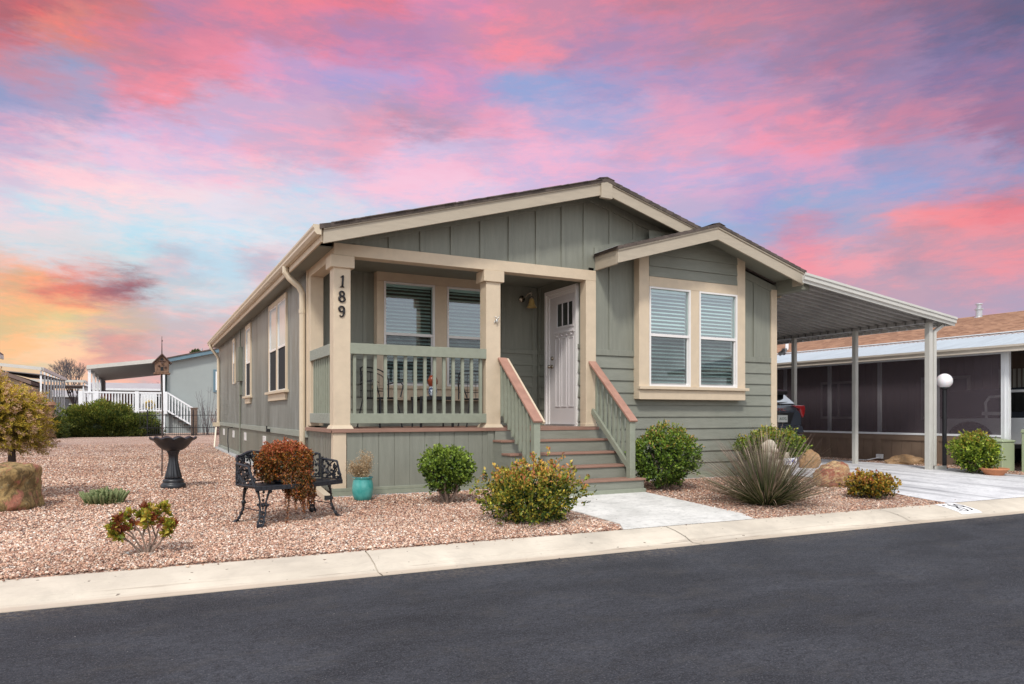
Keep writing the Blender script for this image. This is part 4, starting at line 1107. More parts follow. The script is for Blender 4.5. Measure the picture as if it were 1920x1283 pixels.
for a, b_ in zip(ysx[:-1], ysx[1:]):
    MB().add([(SX,a,zb),(SX,b_,zb),(SX,b_,zt),(SX,a,zt)],[(3,2,1,0)]).build('mesh_screen', purple_screen, AW)
    brk = MB().box(SX-.02,SX+.02,b_-.06,b_+.06,zt+.045,zt+.085).build('bracket', alu_w, AW)
brown = M('brown_panel_paint', (.205,.145,.105), .6, .1, 4, bs=20, bst=(8,8,1), bstr=.4, dirt=(.25,.18,.14), dirtamt=.4)
w = MB(); prof = []; y = -1.08
while y < 10: prof += [(SX+.0,y),(SX+.0,y+.225),(SX+.008,y+.23),(SX+.008,y+.237)]; y += .237
w.strip([(a,b_) for a,b_ in prof],'z',-.04,.62)
w.box(SX-.02,SX-.0005,-1.08,10,.50,.62).box(SX-.02,SX-.0005,-1.08,10,-.03,.09)
for yy in ysx[:-1]: w.box(SX-.022,SX-.0006,yy-.07,yy+.07,-.03,.61)
w.build('skirt', brown, AW)
st_ = MB().box(SX-.05,SX+.02,-1.2,10,-.1,-.0).build('footing', concrete_base, AW)
MB().add([(SX+.02,-9,-.06),(NX,-9,-.06),(NX,12,.015),(SX+.02,12,.015)],[(0,1,2,3)]).build('slab', drive_m, AW)
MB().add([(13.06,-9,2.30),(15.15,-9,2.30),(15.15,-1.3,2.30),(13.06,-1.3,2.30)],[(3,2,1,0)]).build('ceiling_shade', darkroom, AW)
o = MB().box(12.90,12.97,1.46,1.60,.06,.16); o.tube([(12.9,1.53,.08),(12.7,1.7,.02),(12.6,2.0,.012)],.012,5); o = o.build('outdoor_outlet', alu_w, None)
tag(o, 'small white outlet with cable at the foot of the brown skirt', 'outlet')

# ================================================================== VEHICLES
def carpaint(name, col):
    m = M(name, col, .22, .03, 2, metal=.35, spec=.6, coat=1); return m
suvp = carpaint('dark_grey_paint', (.075,.09,.115)); red = M('red_lamp', (.42,.012,.015), .12, .2, 12, spec=.7, coat=1)
tyre_m = M('tyre_rubber', (.015,.015,.016), .85, .2, 10); rim_m = M('alloy', (.45,.45,.47), .3, .05, 5, metal=.9)
blackpl = M('black_plastic', (.018,.018,.02), .5, .1, 9)
def wheel(parent, loc, r, w_, axis='x'):
    m_ = MB().lathe([(r*.62,-w_/2),(r*.9,-w_/2),(r,-w_*.36),(r,w_*.36),(r*.9,w_/2),(r*.62,w_/2)],28,close=False)
    def rot(mb): mb.v = [(p[2]+loc[0], p[0]+loc[1], p[1]+loc[2]) for p in mb.v] if axis=='x' else [(p[0]+loc[0], p[2]+loc[1], p[1]+loc[2]) for p in mb.v]; return mb
    t = rot(m_).build('wheel', tyre_m, parent, smooth=True)
    rm = MB().lathe([(r*.62,-w_/2+.01),(r*.60,-w_*.3),(.08,-w_*.30),(.04,-w_*.42),(.01,-w_*.42)],20,close=False)
    for k in range(5):
        a = 2*math.pi*k/5; rm.bar((.05*math.cos(a),.05*math.sin(a),-w_*.40),(r*.6*math.cos(a),r*.6*math.sin(a),-w_*.44),.07,.03,(0,0,1))
    rm.lathe([(r*.62,w_/2-.01),(r*.60,w_*.3),(.01,w_*.30)],20,close=False)
    rot(rm).build('rim', rim_m, t)
SV = thing('parked_suv', 'dark grey sport utility vehicle seen from behind under the white carport', 'car', (10.50,2.36,0))
# lofted body: stations along +y (rear at y=0): (y, z_low, z_belt, z_roof, half_bottom, half_belt, half_roof)
sta = [(0.00,.50,1.10,1.16,.76,.83,.78),(.05,.42,1.20,1.28,.84,.88,.74),(.30,.36,1.26,1.60,.89,.92,.60),(.52,.34,1.26,1.66,.90,.93,.62),(1.2,.34,1.20,1.71,.91,.94,.68),(2.2,.34,1.15,1.72,.91,.94,.68),(2.9,.34,1.12,1.64,.91,.93,.62),(3.6,.36,1.06,1.12,.90,.92,.78),(4.3,.40,.98,1.02,.87,.90,.72),(4.7,.50,.80,.84,.76,.80,.6)]
m_ = MB(); ring = 14
for (y,zl,zb_,zr,hb,hm,hr) in sta:
    half = [(hb*.80,zl),(hb,zl+.12),(hm,(zl+zb_)/2+.04),(hm-.005,zb_-.08),(hm-.05,zb_),(hr+.03,zr-.07),(hr-.08,zr)]
    for x,z in half: m_.v.append((x,y,z))
    for x,z in reversed(half): m_.v.append((-x,y,z))
for i in range(len(sta)-1):
    for k in range(ring):
        a = i*ring+k; b_ = i*ring+(k+1)%ring; m_.f.append((a,b_,b_+ring,a+ring))
m_.f.append(tuple(range(ring-1,-1,-1))); m_.f.append(tuple((len(sta)-1)*ring+k for k in range(ring)))
o = m_.build('body', suvp, SV, smooth=False); b__ = o.modifiers.new('b','BEVEL'); b__.width = .03; b__.segments = 3; b__.limit_method = 'ANGLE'; b__.angle_limit = R(15)
MB().hexa([(-.66,.075,1.315),(.66,.075,1.315),(.50,.27,1.545),(-.50,.27,1.545),(-.68,.045,1.32),(.68,.045,1.32),(.52,.25,1.56),(-.52,.25,1.56)]).build('rear_window', glassmat('tinted_glass',(.05,.06,.07),.30), SV, bevel=.008)
MB().hexa([(-.52,.13,1.525),(.52,.13,1.525),(.56,.60,1.60),(-.56,.60,1.60),(-.50,.07,1.615),(.50,.07,1.615),(.54,.60,1.70),(-.54,.60,1.70)]).build('spoiler', blackpl, SV, bevel=.015)
MB().tube([(0,.06,1.335),(.22,.03,1.345),(.42,.04,1.36)],[.018,.014,.006],6).build('wiper', blackpl, SV)
for s_ in (-1,1):
    MB().prism([(s_*.55,1.285),(s_*.62,1.25),(s_*.77,1.20),(s_*.82,1.06),(s_*.86,1.0),(s_*.905,1.06),(s_*.935,1.20),(s_*.915,1.285)],'y',-.025,.20).build('tail_lamp', red, SV, bevel=.012)
    MB().box(s_*.80-.07,s_*.80+.07,-.075,-.055,.50,.56).build('reflector', red, SV, bevel=.006)
    MB().tube([(s_*.62,.62,1.71),(s_*.62,2.4,1.75)],.018,6).build('roof_rail', blackpl, SV)
MB().prism([(-.30,.86),(.48,.86),(.60,1.12),(-.44,1.12)],'y',-.012,.01).build('plate_recess', blackpl, SV, bevel=.008)
MB().hexa([(-.84,-.06,.40),(.84,-.06,.40),(.91,.25,.38),(-.91,.25,.38),(-.84,-.07,.62),(.84,-.07,.62),(.92,.25,.62),(-.92,.25,.62)]).build('bumper', blackpl, SV, bevel=.03)
MB().hexa([(-.85,-.075,.66),(.85,-.075,.66),(.93,.25,.66),(-.93,.25,.66),(-.83,-.03,.82),(.83,-.03,.82),(.93,.25,.82),(-.93,.25,.82)]).build('bumper_panel', suvp, SV, bevel=.02)
MB().box(-.80,.80,-.085,-.07,.60,.625).build('bumper_trim', rim_m, SV, bevel=.006)
pl_ = MB().box(.04,.35,-.035,-.013,.90,1.06).build('license_plate', M('plate_white',(.62,.64,.60),.4,.05,5), SV, bevel=.004)
def text(name, s, size, m, parent, loc, rot, extrude=.003, sx=1.0):
    cu = bpy.data.curves.new(name, 'FONT'); cu.body = s; cu.size = size; cu.extrude = extrude; cu.align_x = 'CENTER'; cu.align_y = 'CENTER'
    t_ = bpy.data.objects.new(name, cu); COL.objects.link(t_)
    dg = bpy.context.evaluated_depsgraph_get(); me = bpy.data.meshes.new_from_object(t_.evaluated_get(dg))
    bpy.data.objects.remove(t_)
    me.materials.clear(); me.materials.append(m)
    o = bpy.data.objects.new(name, me); COL.objects.link(o); o.parent = parent; o.location = loc; o.rotation_euler = rot; o.scale = (sx,1,1)
    return o
text('plate_number', 'A57G', .085, M('plate_green',(.03,.08,.05),.5,.1,5), pl_, (.20,-.038,.975), (R(90),0,0), .001, 1.1)
text('maker_badge', 'GMC', .10, M('badge_red_chrome',(.50,.20,.20),.2,.3,20,metal=.6), SV, (.12,-.020,1.185), (R(90),0,0), .006, 1.8)
for sx in (-1,1):
    for yy in (.95,3.8): wheel(SV, (sx*.82,yy,.37), .37, .24)

JP = thing('parked_offroader', 'white two door off-roader with dark soft top behind the purple mesh screens', 'car', (0,0,0))
jw = M('white_car_paint', (.66,.67,.68), .3, .03, 2, coat=.6)
JX = 13.62
# body side with wheel arches; long axis along y, rear at y=.62
def arch(cy, r, n=10): return [(cy+r*math.cos(math.pi*k/n), .46+r*.92*math.sin(math.pi*k/n)) for k in range(n+1)]
side = [(.62,.46)]+arch(-.13,.40)+arch(-2.75,.42)+[(-3.35,.50),(-3.35,.93),(-2.0,1.02),(-1.85,1.02),(.62,.98)]
MB().prism(side,'x',JX,JX+1.45).build('body', jw, JP, bevel=.02)
MB().prism([(.58,.98),(.40,1.60),(-1.45,1.64),(-1.85,1.03)],'x',JX+.06,JX+1.39).build('soft_top', M('navy_soft_top',(.02,.025,.035),.8,.2,6), JP, bevel=.02)
MB().prism([(-.78,1.13),(-.78,1.52),(-1.36,1.52),(-1.66,1.13)],'x',JX+.045,JX+.058).build('side_window', glassmat('jeep_glass',(.10,.13,.2),.30), JP)
fr = MB(); fr.tube([(JX+.04,-.42,1.0),(JX+.04,-.40,1.32),(JX+.04,-.48,1.44),(JX+.04,-.72,1.46)],.028,8); fr.box(JX-.02,JX+.02,-.72,-.36,1.06,1.13); fr.build('door_frame', jw, JP)
MB().box(JX+.02,JX+.06,-1.82,-.74,1.53,1.585).build('window_frame', jw, JP, bevel=.006)
MB().box(JX-.14,JX-.02,-1.72,-1.56,1.20,1.38).build('side_mirror', blackpl, JP, bevel=.02)
for cy in (-.13,-2.75):
    fl = MB(); pr = arch(cy,.43); 
    for q in range(len(pr)-1): fl.bar((JX-.05,pr[q][0],pr[q][1]),(JX-.05,pr[q+1][0],pr[q+1][1]),.14,.05,(1,0,0))
    fl.build('fender_flare', blackpl, JP)
    for xx in (JX+.12, JX+1.33): wheel(JP, (xx,cy,.33), .36, .24)
MB().box(JX+.05,JX+1.4,.62,.78,.44,.56).build('bumper', blackpl, JP, bevel=.02)
MB().box(JX-.06,JX-.0,-2.2,-.65,.38,.45).build('side_step', blackpl, JP, bevel=.01)

# ================================================================== STREET FURNITURE, BOXES
GL = thing('globe_lamp', 'white globe lamp on a slim black post beside the driveway', 'lamp', (11.99,-.56,-.012))
MB().tube([(0,0,0),(0,0,1.62)],.040,12).tube([(0,0,0),(0,0,.03)],.06,12).build('post', black_metal, GL)
MB().lathe([(.05,1.58),(.075,1.60),(.075,1.63),(.06,1.64)],16).build('collar', black_metal, GL)
opal, nt_, p_, _ = newmat('opal_globe'); p_.inputs['Base Color'].default_value = (.84,.82,.84,1); p_.inputs['Roughness'].default_value = .25; p_.inputs['Subsurface Weight'].default_value = .2
MB().blob((0,0,1.755),.148,1,0,3).build('globe', opal, GL, smooth=True)
gbox = M('pale_green_cabinet', (.36,.42,.27), .5, .06, 3, dirt=(.30,.34,.22), dirtamt=.4)
def cabinet(label, loc, w_, d_, h_):
    t = thing('utility_cabinet', label, 'utility box', loc, 0, 'green utility cabinets by the carport')
    MB().box(-w_/2,w_/2,-d_/2,d_/2,0,h_-.05).build('body', gbox, t, bevel=.012)
    MB().hexa([(-w_/2-.015,-d_/2-.02,h_-.05),(w_/2+.015,-d_/2-.02,h_-.05),(w_/2+.015,d_/2+.015,h_-.05),(-w_/2-.015,d_/2+.015,h_-.05),(-w_/2-.01,-d_/2-.015,h_-.02),(w_/2+.01,-d_/2-.015,h_-.02),(w_/2+.01,d_/2,h_+.02),(-w_/2-.01,d_/2,h_+.02)]).build('lid', gbox, t, bevel=.01)
    return t
cabinet('pale green utility cabinet directly behind the round green shrub', (12.72,-1.18,-.03), .42, .36, .62)
cabinet('pale grey-green utility cabinet at the right edge in front of the white off-roader', (13.12,-1.72,-.05), .55, .4, .82)
o = MB().lathe([(.11,0),(.14,.01),(.21,.105),(.235,.115),(.235,.14),(.212,.14),(.195,.115),(.15,.05),(.01,.045)],28,(11.70,-1.66,-.045)).build('terracotta_bowl', M('terracotta',(.52,.22,.11),.8,.12,6,bs=60,bstr=.2), None, smooth=False)
tag(o, 'shallow empty terracotta bowl beside the pale green cabinet', 'planter bowl')

# rocks
def rockmat(name, a, b_, c_, seed):
    m, nt, p, out = newmat(name); v = coords(nt)
    mp = N(nt,'Mapping'); mp.inputs['Location'].default_value = (seed,seed*2,0); nt.links.new(v, mp.inputs[0]); v = mp.outputs[0]
    n1 = noise(nt, v, 8, 8, .70, .8); n2 = noise(nt, v, 5.2, 6, .65, .6); n3 = noise(nt, v, 48, 7, .75)
    c = mixc(nt, a, b_, maprange(nt, n1, .44, .56)); c = mixc(nt, c, c_, maprange(nt, n2, .52, .58))
    n4 = noise(nt, v, 14, 6, .7, .3); c = mixc(nt, c, (.30,.32,.22), maprange(nt, n4, .60, .68, 0, .6)); c = mixc(nt, c, (.06,.042,.025), maprange(nt, n3, .50, .70, 0, .75))
    nt.links.new(c, p.inputs['Base Color']); p.inputs['Roughness'].default_value = .9
    bump(nt, p, math_(nt,'ADD', n3, math_(nt,'MULTIPLY', n1, 2.5)), .8, .02)
    return m
def rock(label, loc, r, scale, seed, m, flat=-.6, rz=0):
    b_ = MB().blob((0,0,0), r, seed, .26, 5, scale, 1.3, flat=flat*r*scale[2])
    o = b_.build('boulder', m, None, smooth=True); o.location = (loc[0], loc[1], loc[2]); o.rotation_euler = (0,0,rz)
    tag(o, label, 'boulder', 'landscape boulders'); return o
rk1 = rockmat('lichen_rock', (.40,.27,.11), (.17,.115,.045), (.42,.17,.11), 2.3)
rk2 = rockmat('rust_rock', (.38,.20,.10), (.54,.38,.20), (.30,.10,.06), 7.7)
rk3 = rockmat('tan_rock', (.46,.27,.13), (.38,.24,.13), (.50,.32,.18), 4.1)
# squared-off big boulder at the left edge
import bmesh
def blockrock(name, w_, d_, h_, seed):
    bm = bmesh.new(); bmesh.ops.create_cube(bm, size=1); bmesh.ops.subdivide_edges(bm, edges=bm.edges[:], cuts=18, use_grid_fill=True)
    for v in bm.verts:
        p = v.co*2
        q = Vector((abs(p.x)**7,abs(p.y)**7,abs(p.z)**7)); k = (q.x+q.y+q.z)**(-1/7.)*max(abs(p.x),abs(p.y),abs(p.z)) if True else 1
        p = p*(k*.45+.55*1.0) if False else p*k
        n_ = mnoise.noise(p*1.2+Vector((seed,0,0)))*.20+mnoise.noise(p*3.1+Vector((0,seed,0)))*.08+mnoise.noise(p*8+Vector((0,seed,3)))*.02
        p = p*(1+n_)
        v.co = Vector((p.x*w_/2, p.y*d_/2, p.z*h_/2+h_*.46))
    me = bpy.data.meshes.new(name); bm.to_mesh(me); bm.free()
    me.polygons.foreach_set('use_smooth',[True]*len(me.polygons)); return me
me = blockrock('boulder', .76, .66, .54, 3.3); me.materials.append(rk1)
o = bpy.data.objects.new('boulder', me); COL.objects.link(o); o.location = (-3.68,.60,-.02); o.rotation_euler = (0,0,-.35)
tag(o, 'large squared brown lichen boulder at the left edge of the yard', 'boulder', 'landscape boulders')
rock('reddish rounded boulder between the spiky grass clump and the driveway', (7.50,-1.58,.07), .335, (1.20,.8,.78), 4, rk2, -.55, .2)
rock('small tan pointed boulder under the dark grey car', (9.66,.72,.13), .21, (1.0,.8,1.15), 9, rk3, -.6)
rock('flat tan boulder lying at the foot of the brown skirt', (12.50,.62,.04), .29, (1.35,.7,.55), 12, rk3, -.5, -.5)

# kerb number plate painted on the kerb
kp = MB(); ky = lambda d: (-.012 if d>-.1 else 0)
def kz(d): return float(np.interp(-d, [0,.05,.20,.36,.44], [0,.003,-.016,-.052,-.085]))
L0, L1 = 6.93, 7.33
def kpt(x, d, off=.003): return (x, d, kz(d)+off)
ds_ = [-.05,-.12,-.20,-.28,-.36,-.42]
v = [kpt(x,d) for d in ds_ for x in (L0, L1)]
kp.add(v, [(2*i,2*i+2,2*i+3,2*i+1) for i in range(len(ds_)-1)])
kpn = thing('kerb_number', 'white painted rectangle with number 189 on the kerb by the driveway', 'painted number', (0,-3.262,-.095), KA)
kp.build('painted_panel', M('road_paint_white',(.80,.80,.80),.6,.05,20), kpn)
kd = MB()
def stroke(pts, w_=.013):
    w_ = w_*1.25
    for a, b_ in zip(pts[:-1], pts[1:]):
        A = Vector(kpt(a[0],a[1],.0055)); B = Vector(kpt(b_[0],b_[1],.0055)); d = (B-A).normalized(); s_ = d.cross(Vector((0,0,1))).normalized()*w_
        kd.add([A-s_,A+s_,B+s_,B-s_],[(0,1,2,3)])
def karc(cx,cy,rx,ry,n=16): return [(cx+rx*math.sin(2*math.pi*i/n), cy+ry*math.cos(2*math.pi*i/n)) for i in range(n+1)]
cz_ = 6.93
stroke([(cz_+.055,-.15),(cz_+.085,-.10),(cz_+.085,-.36)],.009)
stroke(karc(cz_+.19,-.165,.034,.060),.009); stroke(karc(cz_+.19,-.295,.042,.066),.009)
stroke(karc(cz_+.31,-.17,.038,.064),.009); stroke([(cz_+.348,-.17),(cz_+.345,-.27),(cz_+.325,-.33),(cz_+.285,-.355)],.009)
kd.build('digits', number_m, kpn)
# ================================================================== YARD OBJECTS
# birdbath
BB = thing('birdbath', 'black fluted pedestal birdbath with a scalloped bowl standing in the gravel', 'birdbath', (-1.80,2.25,0))
def flute(r, z, t, i): return (r*(1+.06*math.cos(12*t+z*7)), z)
def scal(r, z, t, i):
    k = abs(math.sin(6*t)); return (r*(1-.05*(1-k)*min(1,r/.2)), z+.030*(k-.4)*(r/.31)**3)
bbm = M('black_glazed_resin', (.014,.016,.021), .42, .3, 6, spec=.6)
MB().lathe([(.165,0),(.170,.01),(.170,.055),(.155,.075),(.135,.085),(.140,.10),(.145,.12),(.120,.14),(.10,.15)],32).build('base', bbm, BB, smooth=True)
MB().lathe([(.108,.145),(.112,.17),(.098,.22),(.080,.30),(.066,.38),(.060,.44),(.064,.49),(.080,.53),(.095,.56)],72,fn=flute).build('pedestal', bbm, BB, smooth=True)
MB().lathe([(.06,.54),(.11,.552),(.165,.580),(.210,.620),(.245,.665),(.275,.700),(.310,.720),(.325,.728),(.318,.738),(.275,.722),(.235,.685),(.16,.645),(.02,.63)],80,fn=scal).build('bowl', bbm, BB, smooth=True)

# birdhouse on a pole
BH = thing('birdhouse', 'weathered wooden birdhouse on a thin dark pole behind the birdbath', 'birdhouse', (-1.90,4.6,0))
old = M('weathered_wood', (.20,.12,.08), .85, .35, 9, (3,3,1), 40, (3,3,1), .6, dirt=(.10,.06,.045), dirtamt=.6)
old2 = M('weathered_roof_wood', (.10,.065,.055), .85, .3, 9, (3,3,1), 40, (3,3,1), .6)
MB().tube([(0,0,0),(.01,0,1.2),(0,.0,1.8)],.013,6).tube([(0,.0,2.10),(0,0,2.44)],[.012,.004],6).blob((.004,0,2.36),.014,1,0,1).build('pole', bark_dark, BH)
MB().prism([(-.105,1.80),(.105,1.80),(.115,1.985),(0,2.105),(-.115,1.985)],'y',-.10,.10).build('box', old, BH, bevel=.006)
MB().bar((-.16,0,1.975),(0.004,0,2.18),.26,.018,(0,1,0)).bar((.16,0,1.975),(-.004,0,2.18),.26,.018,(0,1,0))
rf = MB().prism([(-.155,1.965),(-.145,1.950),(.0,2.110),(.145,1.950),(.155,1.965),(0,2.138)],'y',-.135,.12).build('roof', old2, BH)
MB().box(-.13,.13,-.13,.12,1.775,1.80).box(-.10,.10,-.13,-.101,1.80,1.83).build('ledge', old, BH, bevel=.004)
h_ = MB(); h_.tube([(0,-.1035,2.03),(0,-.100,2.03)],.024,14); h_.box(-.022,.022,-.103,-.1005,1.83,1.90); h_.build('entrance_hole', darkroom, BH)
dc = MB(); dc.tube([(0,-.11,1.97),(0,-.135,1.97)],.018,8); dc.tube([(-.05,-.11,2.0),(.0,-.11,2.01),(.05,-.11,2.0)],.008,6); dc.blob((.05,-.11,1.90),.02,3,.2,1); dc.blob((-.05,-.11,1.92),.018,5,.2,1)
dc.build('perch', old2, BH)
# bird feeder
BF = thing('bird_feeder', 'small wooden bird feeder on a pole in front of the dark juniper hedge', 'bird feeder', (-5.59,26,0))
MB().tube([(0,0,0),(0,0,1.15)],.02,6).build('pole', black_metal, BF)
MB().box(-.10,.10,-.10,.10,1.14,1.46).build('hopper', old, BF, bevel=.01)
MB().box(-.15,.15,-.15,.15,1.12,1.14).build('tray', old2, BF)
MB().prism([(-.18,1.46),(.18,1.46),(.12,1.60),(-.12,1.60)],'y',-.18,.18).build('roof', roof_brown, BF)

# ------------------------------------------------------------------ cast iron settee
BN = thing('garden_bench', 'ornate black cast iron garden settee with vine pattern back holding a rust coloured trailing plant', 'bench', (-.822,-1.476,-.042), R(23))
BW, BD = .52, .23
def seatpt(t):   # outline, front bowed
    return None
se = MB(); outline = []
for i in range(21):
    u = -1+2*i/20; outline.append((u*BW, -BD-.07*(1-u*u)))
for i in range(21):
    u = 1-2*i/20; outline.append((u*(BW-.03), BD-.02*(u*u)*3))
se.prism(outline,'z',.385,.402)
for i in range(20):
    a, b_ = outline[i], outline[i+1]; se.bar((a[0],a[1],.388),(b_[0],b_[1],.388),.02,.045)
se.build('seat', black_iron, BN, bevel=.003)
gb = random.Random(21)
def vine_panel(fn, u0, u1, zlo, ztop, n, sd):
    """pierced casting: rails, curling stems, grape clusters and leaves on a curved sheet. fn(u)->(x,y)"""
    g_ = random.Random(sd); m_ = MB()
    N_ = 26
    top = [(*fn(u0+(u1-u0)*i/N_), ztop(u0+(u1-u0)*i/N_)) for i in range(N_+1)]
    m_.tube(top, .013, 6); m_.tube([(*fn(u0+(u1-u0)*i/N_), zlo+.01) for i in range(N_+1)], .010, 5)
    for uu in (u0, u1): m_.tube([(*fn(uu), zlo),(*fn(uu), ztop(uu))], .013, 6)
    for i in range(n):
        u = u0+(u1-u0)*(i+.5)/n; zt_ = ztop(u)
        pts = []
        for q in range(9):
            f = q/8; du = math.sin(f*math.pi*2+i*1.3)*(u1-u0)/n*.55
            pts.append((*fn(min(max(u+du,u0),u1)), zlo+(zt_-zlo)*f))
        m_.tube(pts, .008, 5)
    for i in range(n*15):
        u = g_.uniform(u0, u1); z = g_.uniform(zlo+.02, ztop(u)+.012); x, y = fn(u)
        k = g_.random()
        if k < .45: m_.blob((x,y+g_.uniform(-.006,.006),z), g_.uniform(.011,.019), i, .2, 1)
        else:
            r = g_.uniform(.016,.030); a0 = g_.uniform(0,6)
            x2, y2 = fn(min(u+.02,u1+.02)); tx, ty = x2-x, y2-y; l_ = math.hypot(tx,ty) or 1; tx/=l_; ty/=l_
            vs = [(x,y,z)]; m5 = 10
            for q in range(m5):
                rr = r*(1 if q%2==0 else .55); a = a0+2*math.pi*q/m5
                vs.append((x+tx*math.cos(a)*rr, y+ty*math.cos(a)*rr+.004*(q%2), z+math.sin(a)*rr))
            m_.add(vs, [(0,1+q,1+(q+1)%m5) for q in range(m5)]); 
            m_.add([(v[0]+.004*ty,v[1]-.006,v[2]) for v in vs], [(0,1+(q+1)%m5,1+q) for q in range(m5)])
    return m_
def backfn(u):     # u in -1..1 along the back, wrapping forward at both ends
    a = u*1.0; x = BW*1.0*math.sin(a*math.pi/2*.98)
    y = BD-.02+.06*math.cos(a*math.pi/2) - (max(0,abs(u)-.62)/.38)**2*(BD*1.25)
    return (x, y)
def topz(u): 
    b_ = .62+.115*math.cos(u*math.pi/2)**.7 if abs(u)<.999 else .62
    return b_+.010*math.cos(u*16)
vine_panel(backfn, -.82, .82, .41, topz, 15, 3).build('backrest', black_iron, BN)
for s_ in (-1,1):
    def armfn(u, s_=s_): return (s_*(BW-.005+.02*math.sin(u*math.pi)), BD*.55-(BD*1.5)*u)
    def armz(u): return .625-.03*u-.19*max(0,u-.72)/.28
    vine_panel(armfn, 0, 1, .40, armz, 4, 8+s_).build('armrest', black_iron, BN)
def cast_leg(sx, sy):
    """flat pierced cabriole casting standing across the corner diagonal and splaying outwards"""
    c = Vector((sx*.80, sy*.60, 0)).normalized(); t_ = Vector((-c.y, c.x, 0))
    top = Vector((sx*(BW-.13), sy*(BD-.06), 0)); m_ = MB()
    prof = [(.385,.050,.0),(.355,.060,.004),(.30,.044,.016),(.24,.030,.024),(.215,.042,.022),(.17,.026,.024),(.13,.030,.034),(.085,.022,.052),(.05,.030,.070),(.02,.024,.092),(.006,.020,.115)]
    def pt(z, w_, o, s_): return top+c*o+t_*(s_*w_)+Vector((0,0,z))
    for s_ in (-1,1): m_.tube([pt(z,w_,o,s_) for z,w_,o in prof],[.012,.014,.010,.009,.014,.009,.011,.009,.012,.013,.010],6)
    for z,w_,o,r_ in ((.375,0,.0,.026),(.34,0,.006,.016),(.305,0,.014,.010),(.26,0,.022,.015),(.215,0,.022,.026),(.18,0,.024,.012),(.14,0,.03,.020),(.10,0,.045,.022),(.055,0,.068,.020),(.018,0,.10,.024)):
        p = top+c*o+Vector((0,0,z)); m_.blob(p, r_, int(z*100)+3, .3, 1)
    for z,w_,o,r_ in ((.35,.068,.004,.020),(.215,.052,.022,.015),(.05,.036,.07,.012)):
        for s_ in (-1,1): m_.blob(pt(z,w_,o,s_), r_, 3, .3, 1)
    m_.tube([top+c*.085+Vector((0,0,.012)), top+c*.15+Vector((0,0,.006))],[.030,.014],6)
    return m_
for sx in (-1,1):
    for sy in (-1,1): cast_leg(sx, sy).build('leg', black_iron, BN)
for s_ in (-1,1): MB().tube([(s_*(BW-.10),-BD+.04,.15),(s_*(BW-.10),BD-.04,.16)],.006,5).build('stretcher', black_iron, BN)

# ------------------------------------------------------------------ PLANTS
def rnd_dirs(n, g, up=.0):
    v = g.normal(size=(n,3)); v /= np.linalg.norm(v,axis=1,keepdims=True)
    if up: v[:,2] = np.where(v[:,2] < -up, -v[:,2], v[:,2])
    return v
def lump(d, seed, f=1.7):
    return np.array([mnoise.noise(Vector(tuple(p))*f+Vector((seed*1.3,seed*2.1,seed))) for p in d])
def shrub(name, label, cat, loc, rx, ry, h, z0, ntips, leaf, wid, pal_out, pal_in, seed, stems=6, lumpiness=.3, tipfrac=.5, group=None, flat=.75, pal_tip=None, stem_m=None, stem_sp=.35, rough_edge=.12, nper=9):
    g = np.random.default_rng(seed)
    t = thing(name, label, cat, loc, 0, group)
    d = rnd_dirs(ntips, g)
    ntips = int(ntips*2.0); d = rnd_dirs(ntips, g)
    k = 1+lumpiness*1.25*lump(d, seed, 2.3)+np.abs(g.normal(size=ntips))*rough_edge*.45-.05
    rad = np.where(g.random(ntips) < .72, g.uniform(.86,1.0,ntips), g.uniform(.35,.86,ntips))
    sc = np.array([rx,ry,h/2])
    P_ = d*sc*(k*rad)[:,None]; P_[:,2] += z0+h/2
    P_[:,2] = np.maximum(P_[:,2], z0*.6+.02)
    out = d*np.array([1/rx,1/ry,2/h])*h/2; out[:,2] += .55; out /= np.linalg.norm(out,axis=1,keepdims=True)
    cen = np.repeat(P_, nper, axis=0); o_ = np.repeat(out, nper, axis=0); n = len(cen)
    spread = g.normal(size=(n,3)); dirn = o_*.75+spread*.55
    pos = cen-o_*g.uniform(-.2,1.6,n)[:,None]*leaf+g.normal(size=(n,3))*leaf*.30
    rr = np.repeat(rad, nper)
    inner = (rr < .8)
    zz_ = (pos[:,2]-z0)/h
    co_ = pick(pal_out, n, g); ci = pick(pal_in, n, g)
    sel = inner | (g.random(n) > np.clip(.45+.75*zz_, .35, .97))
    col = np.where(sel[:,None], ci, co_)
    if pal_tip is not None:
        ct = pick(pal_tip, n, g); top = (g.random(n) < np.clip((zz_-.55)*1.2,0,.6)) & ~inner
        col = np.where(top[:,None], ct, col)
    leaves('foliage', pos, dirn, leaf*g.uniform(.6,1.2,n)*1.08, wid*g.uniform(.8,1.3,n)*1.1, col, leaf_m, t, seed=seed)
    sm = stem_m or bark; gr = random.Random(seed)
    for i in range(stems):
        a = 2*math.pi*(i+.3*gr.random())/stems; m_ = MB(); L_ = h*.55+z0
        b0 = Vector((.03*math.cos(a),.03*math.sin(a),-.03)); e_ = Vector((rx*stem_sp*math.cos(a)*gr.uniform(.7,1.4), ry*stem_sp*math.sin(a)*gr.uniform(.7,1.4), z0+h*.35))
        mid = (b0+e_)/2+Vector((gr.uniform(-.03,.03),gr.uniform(-.03,.03),0))
        r0 = .016*(1+rx); m_.tube([b0,(b0+mid)/2+Vector((gr.uniform(-.01,.01),gr.uniform(-.01,.01),0)),mid,e_,e_+(e_-mid)*.8],[r0,r0*.85,r0*.7,r0*.5,r0*.25],6)
        for q in range(3):
            f = gr.uniform(.4,.9); p_ = b0+(e_-b0)*f; m_.tube([p_, p_+Vector((gr.uniform(-.4,.4)*rx,gr.uniform(-.4,.4)*ry,h*.3))],[r0*.45,r0*.15],5)
        m_.build('stem', sm, t)
    return t
G1 = [(.14,.22,.025),(.20,.30,.04),(.28,.38,.06),(.09,.15,.022)]
G1in = [(.022,.045,.010),(.04,.075,.014),(.06,.11,.02)]
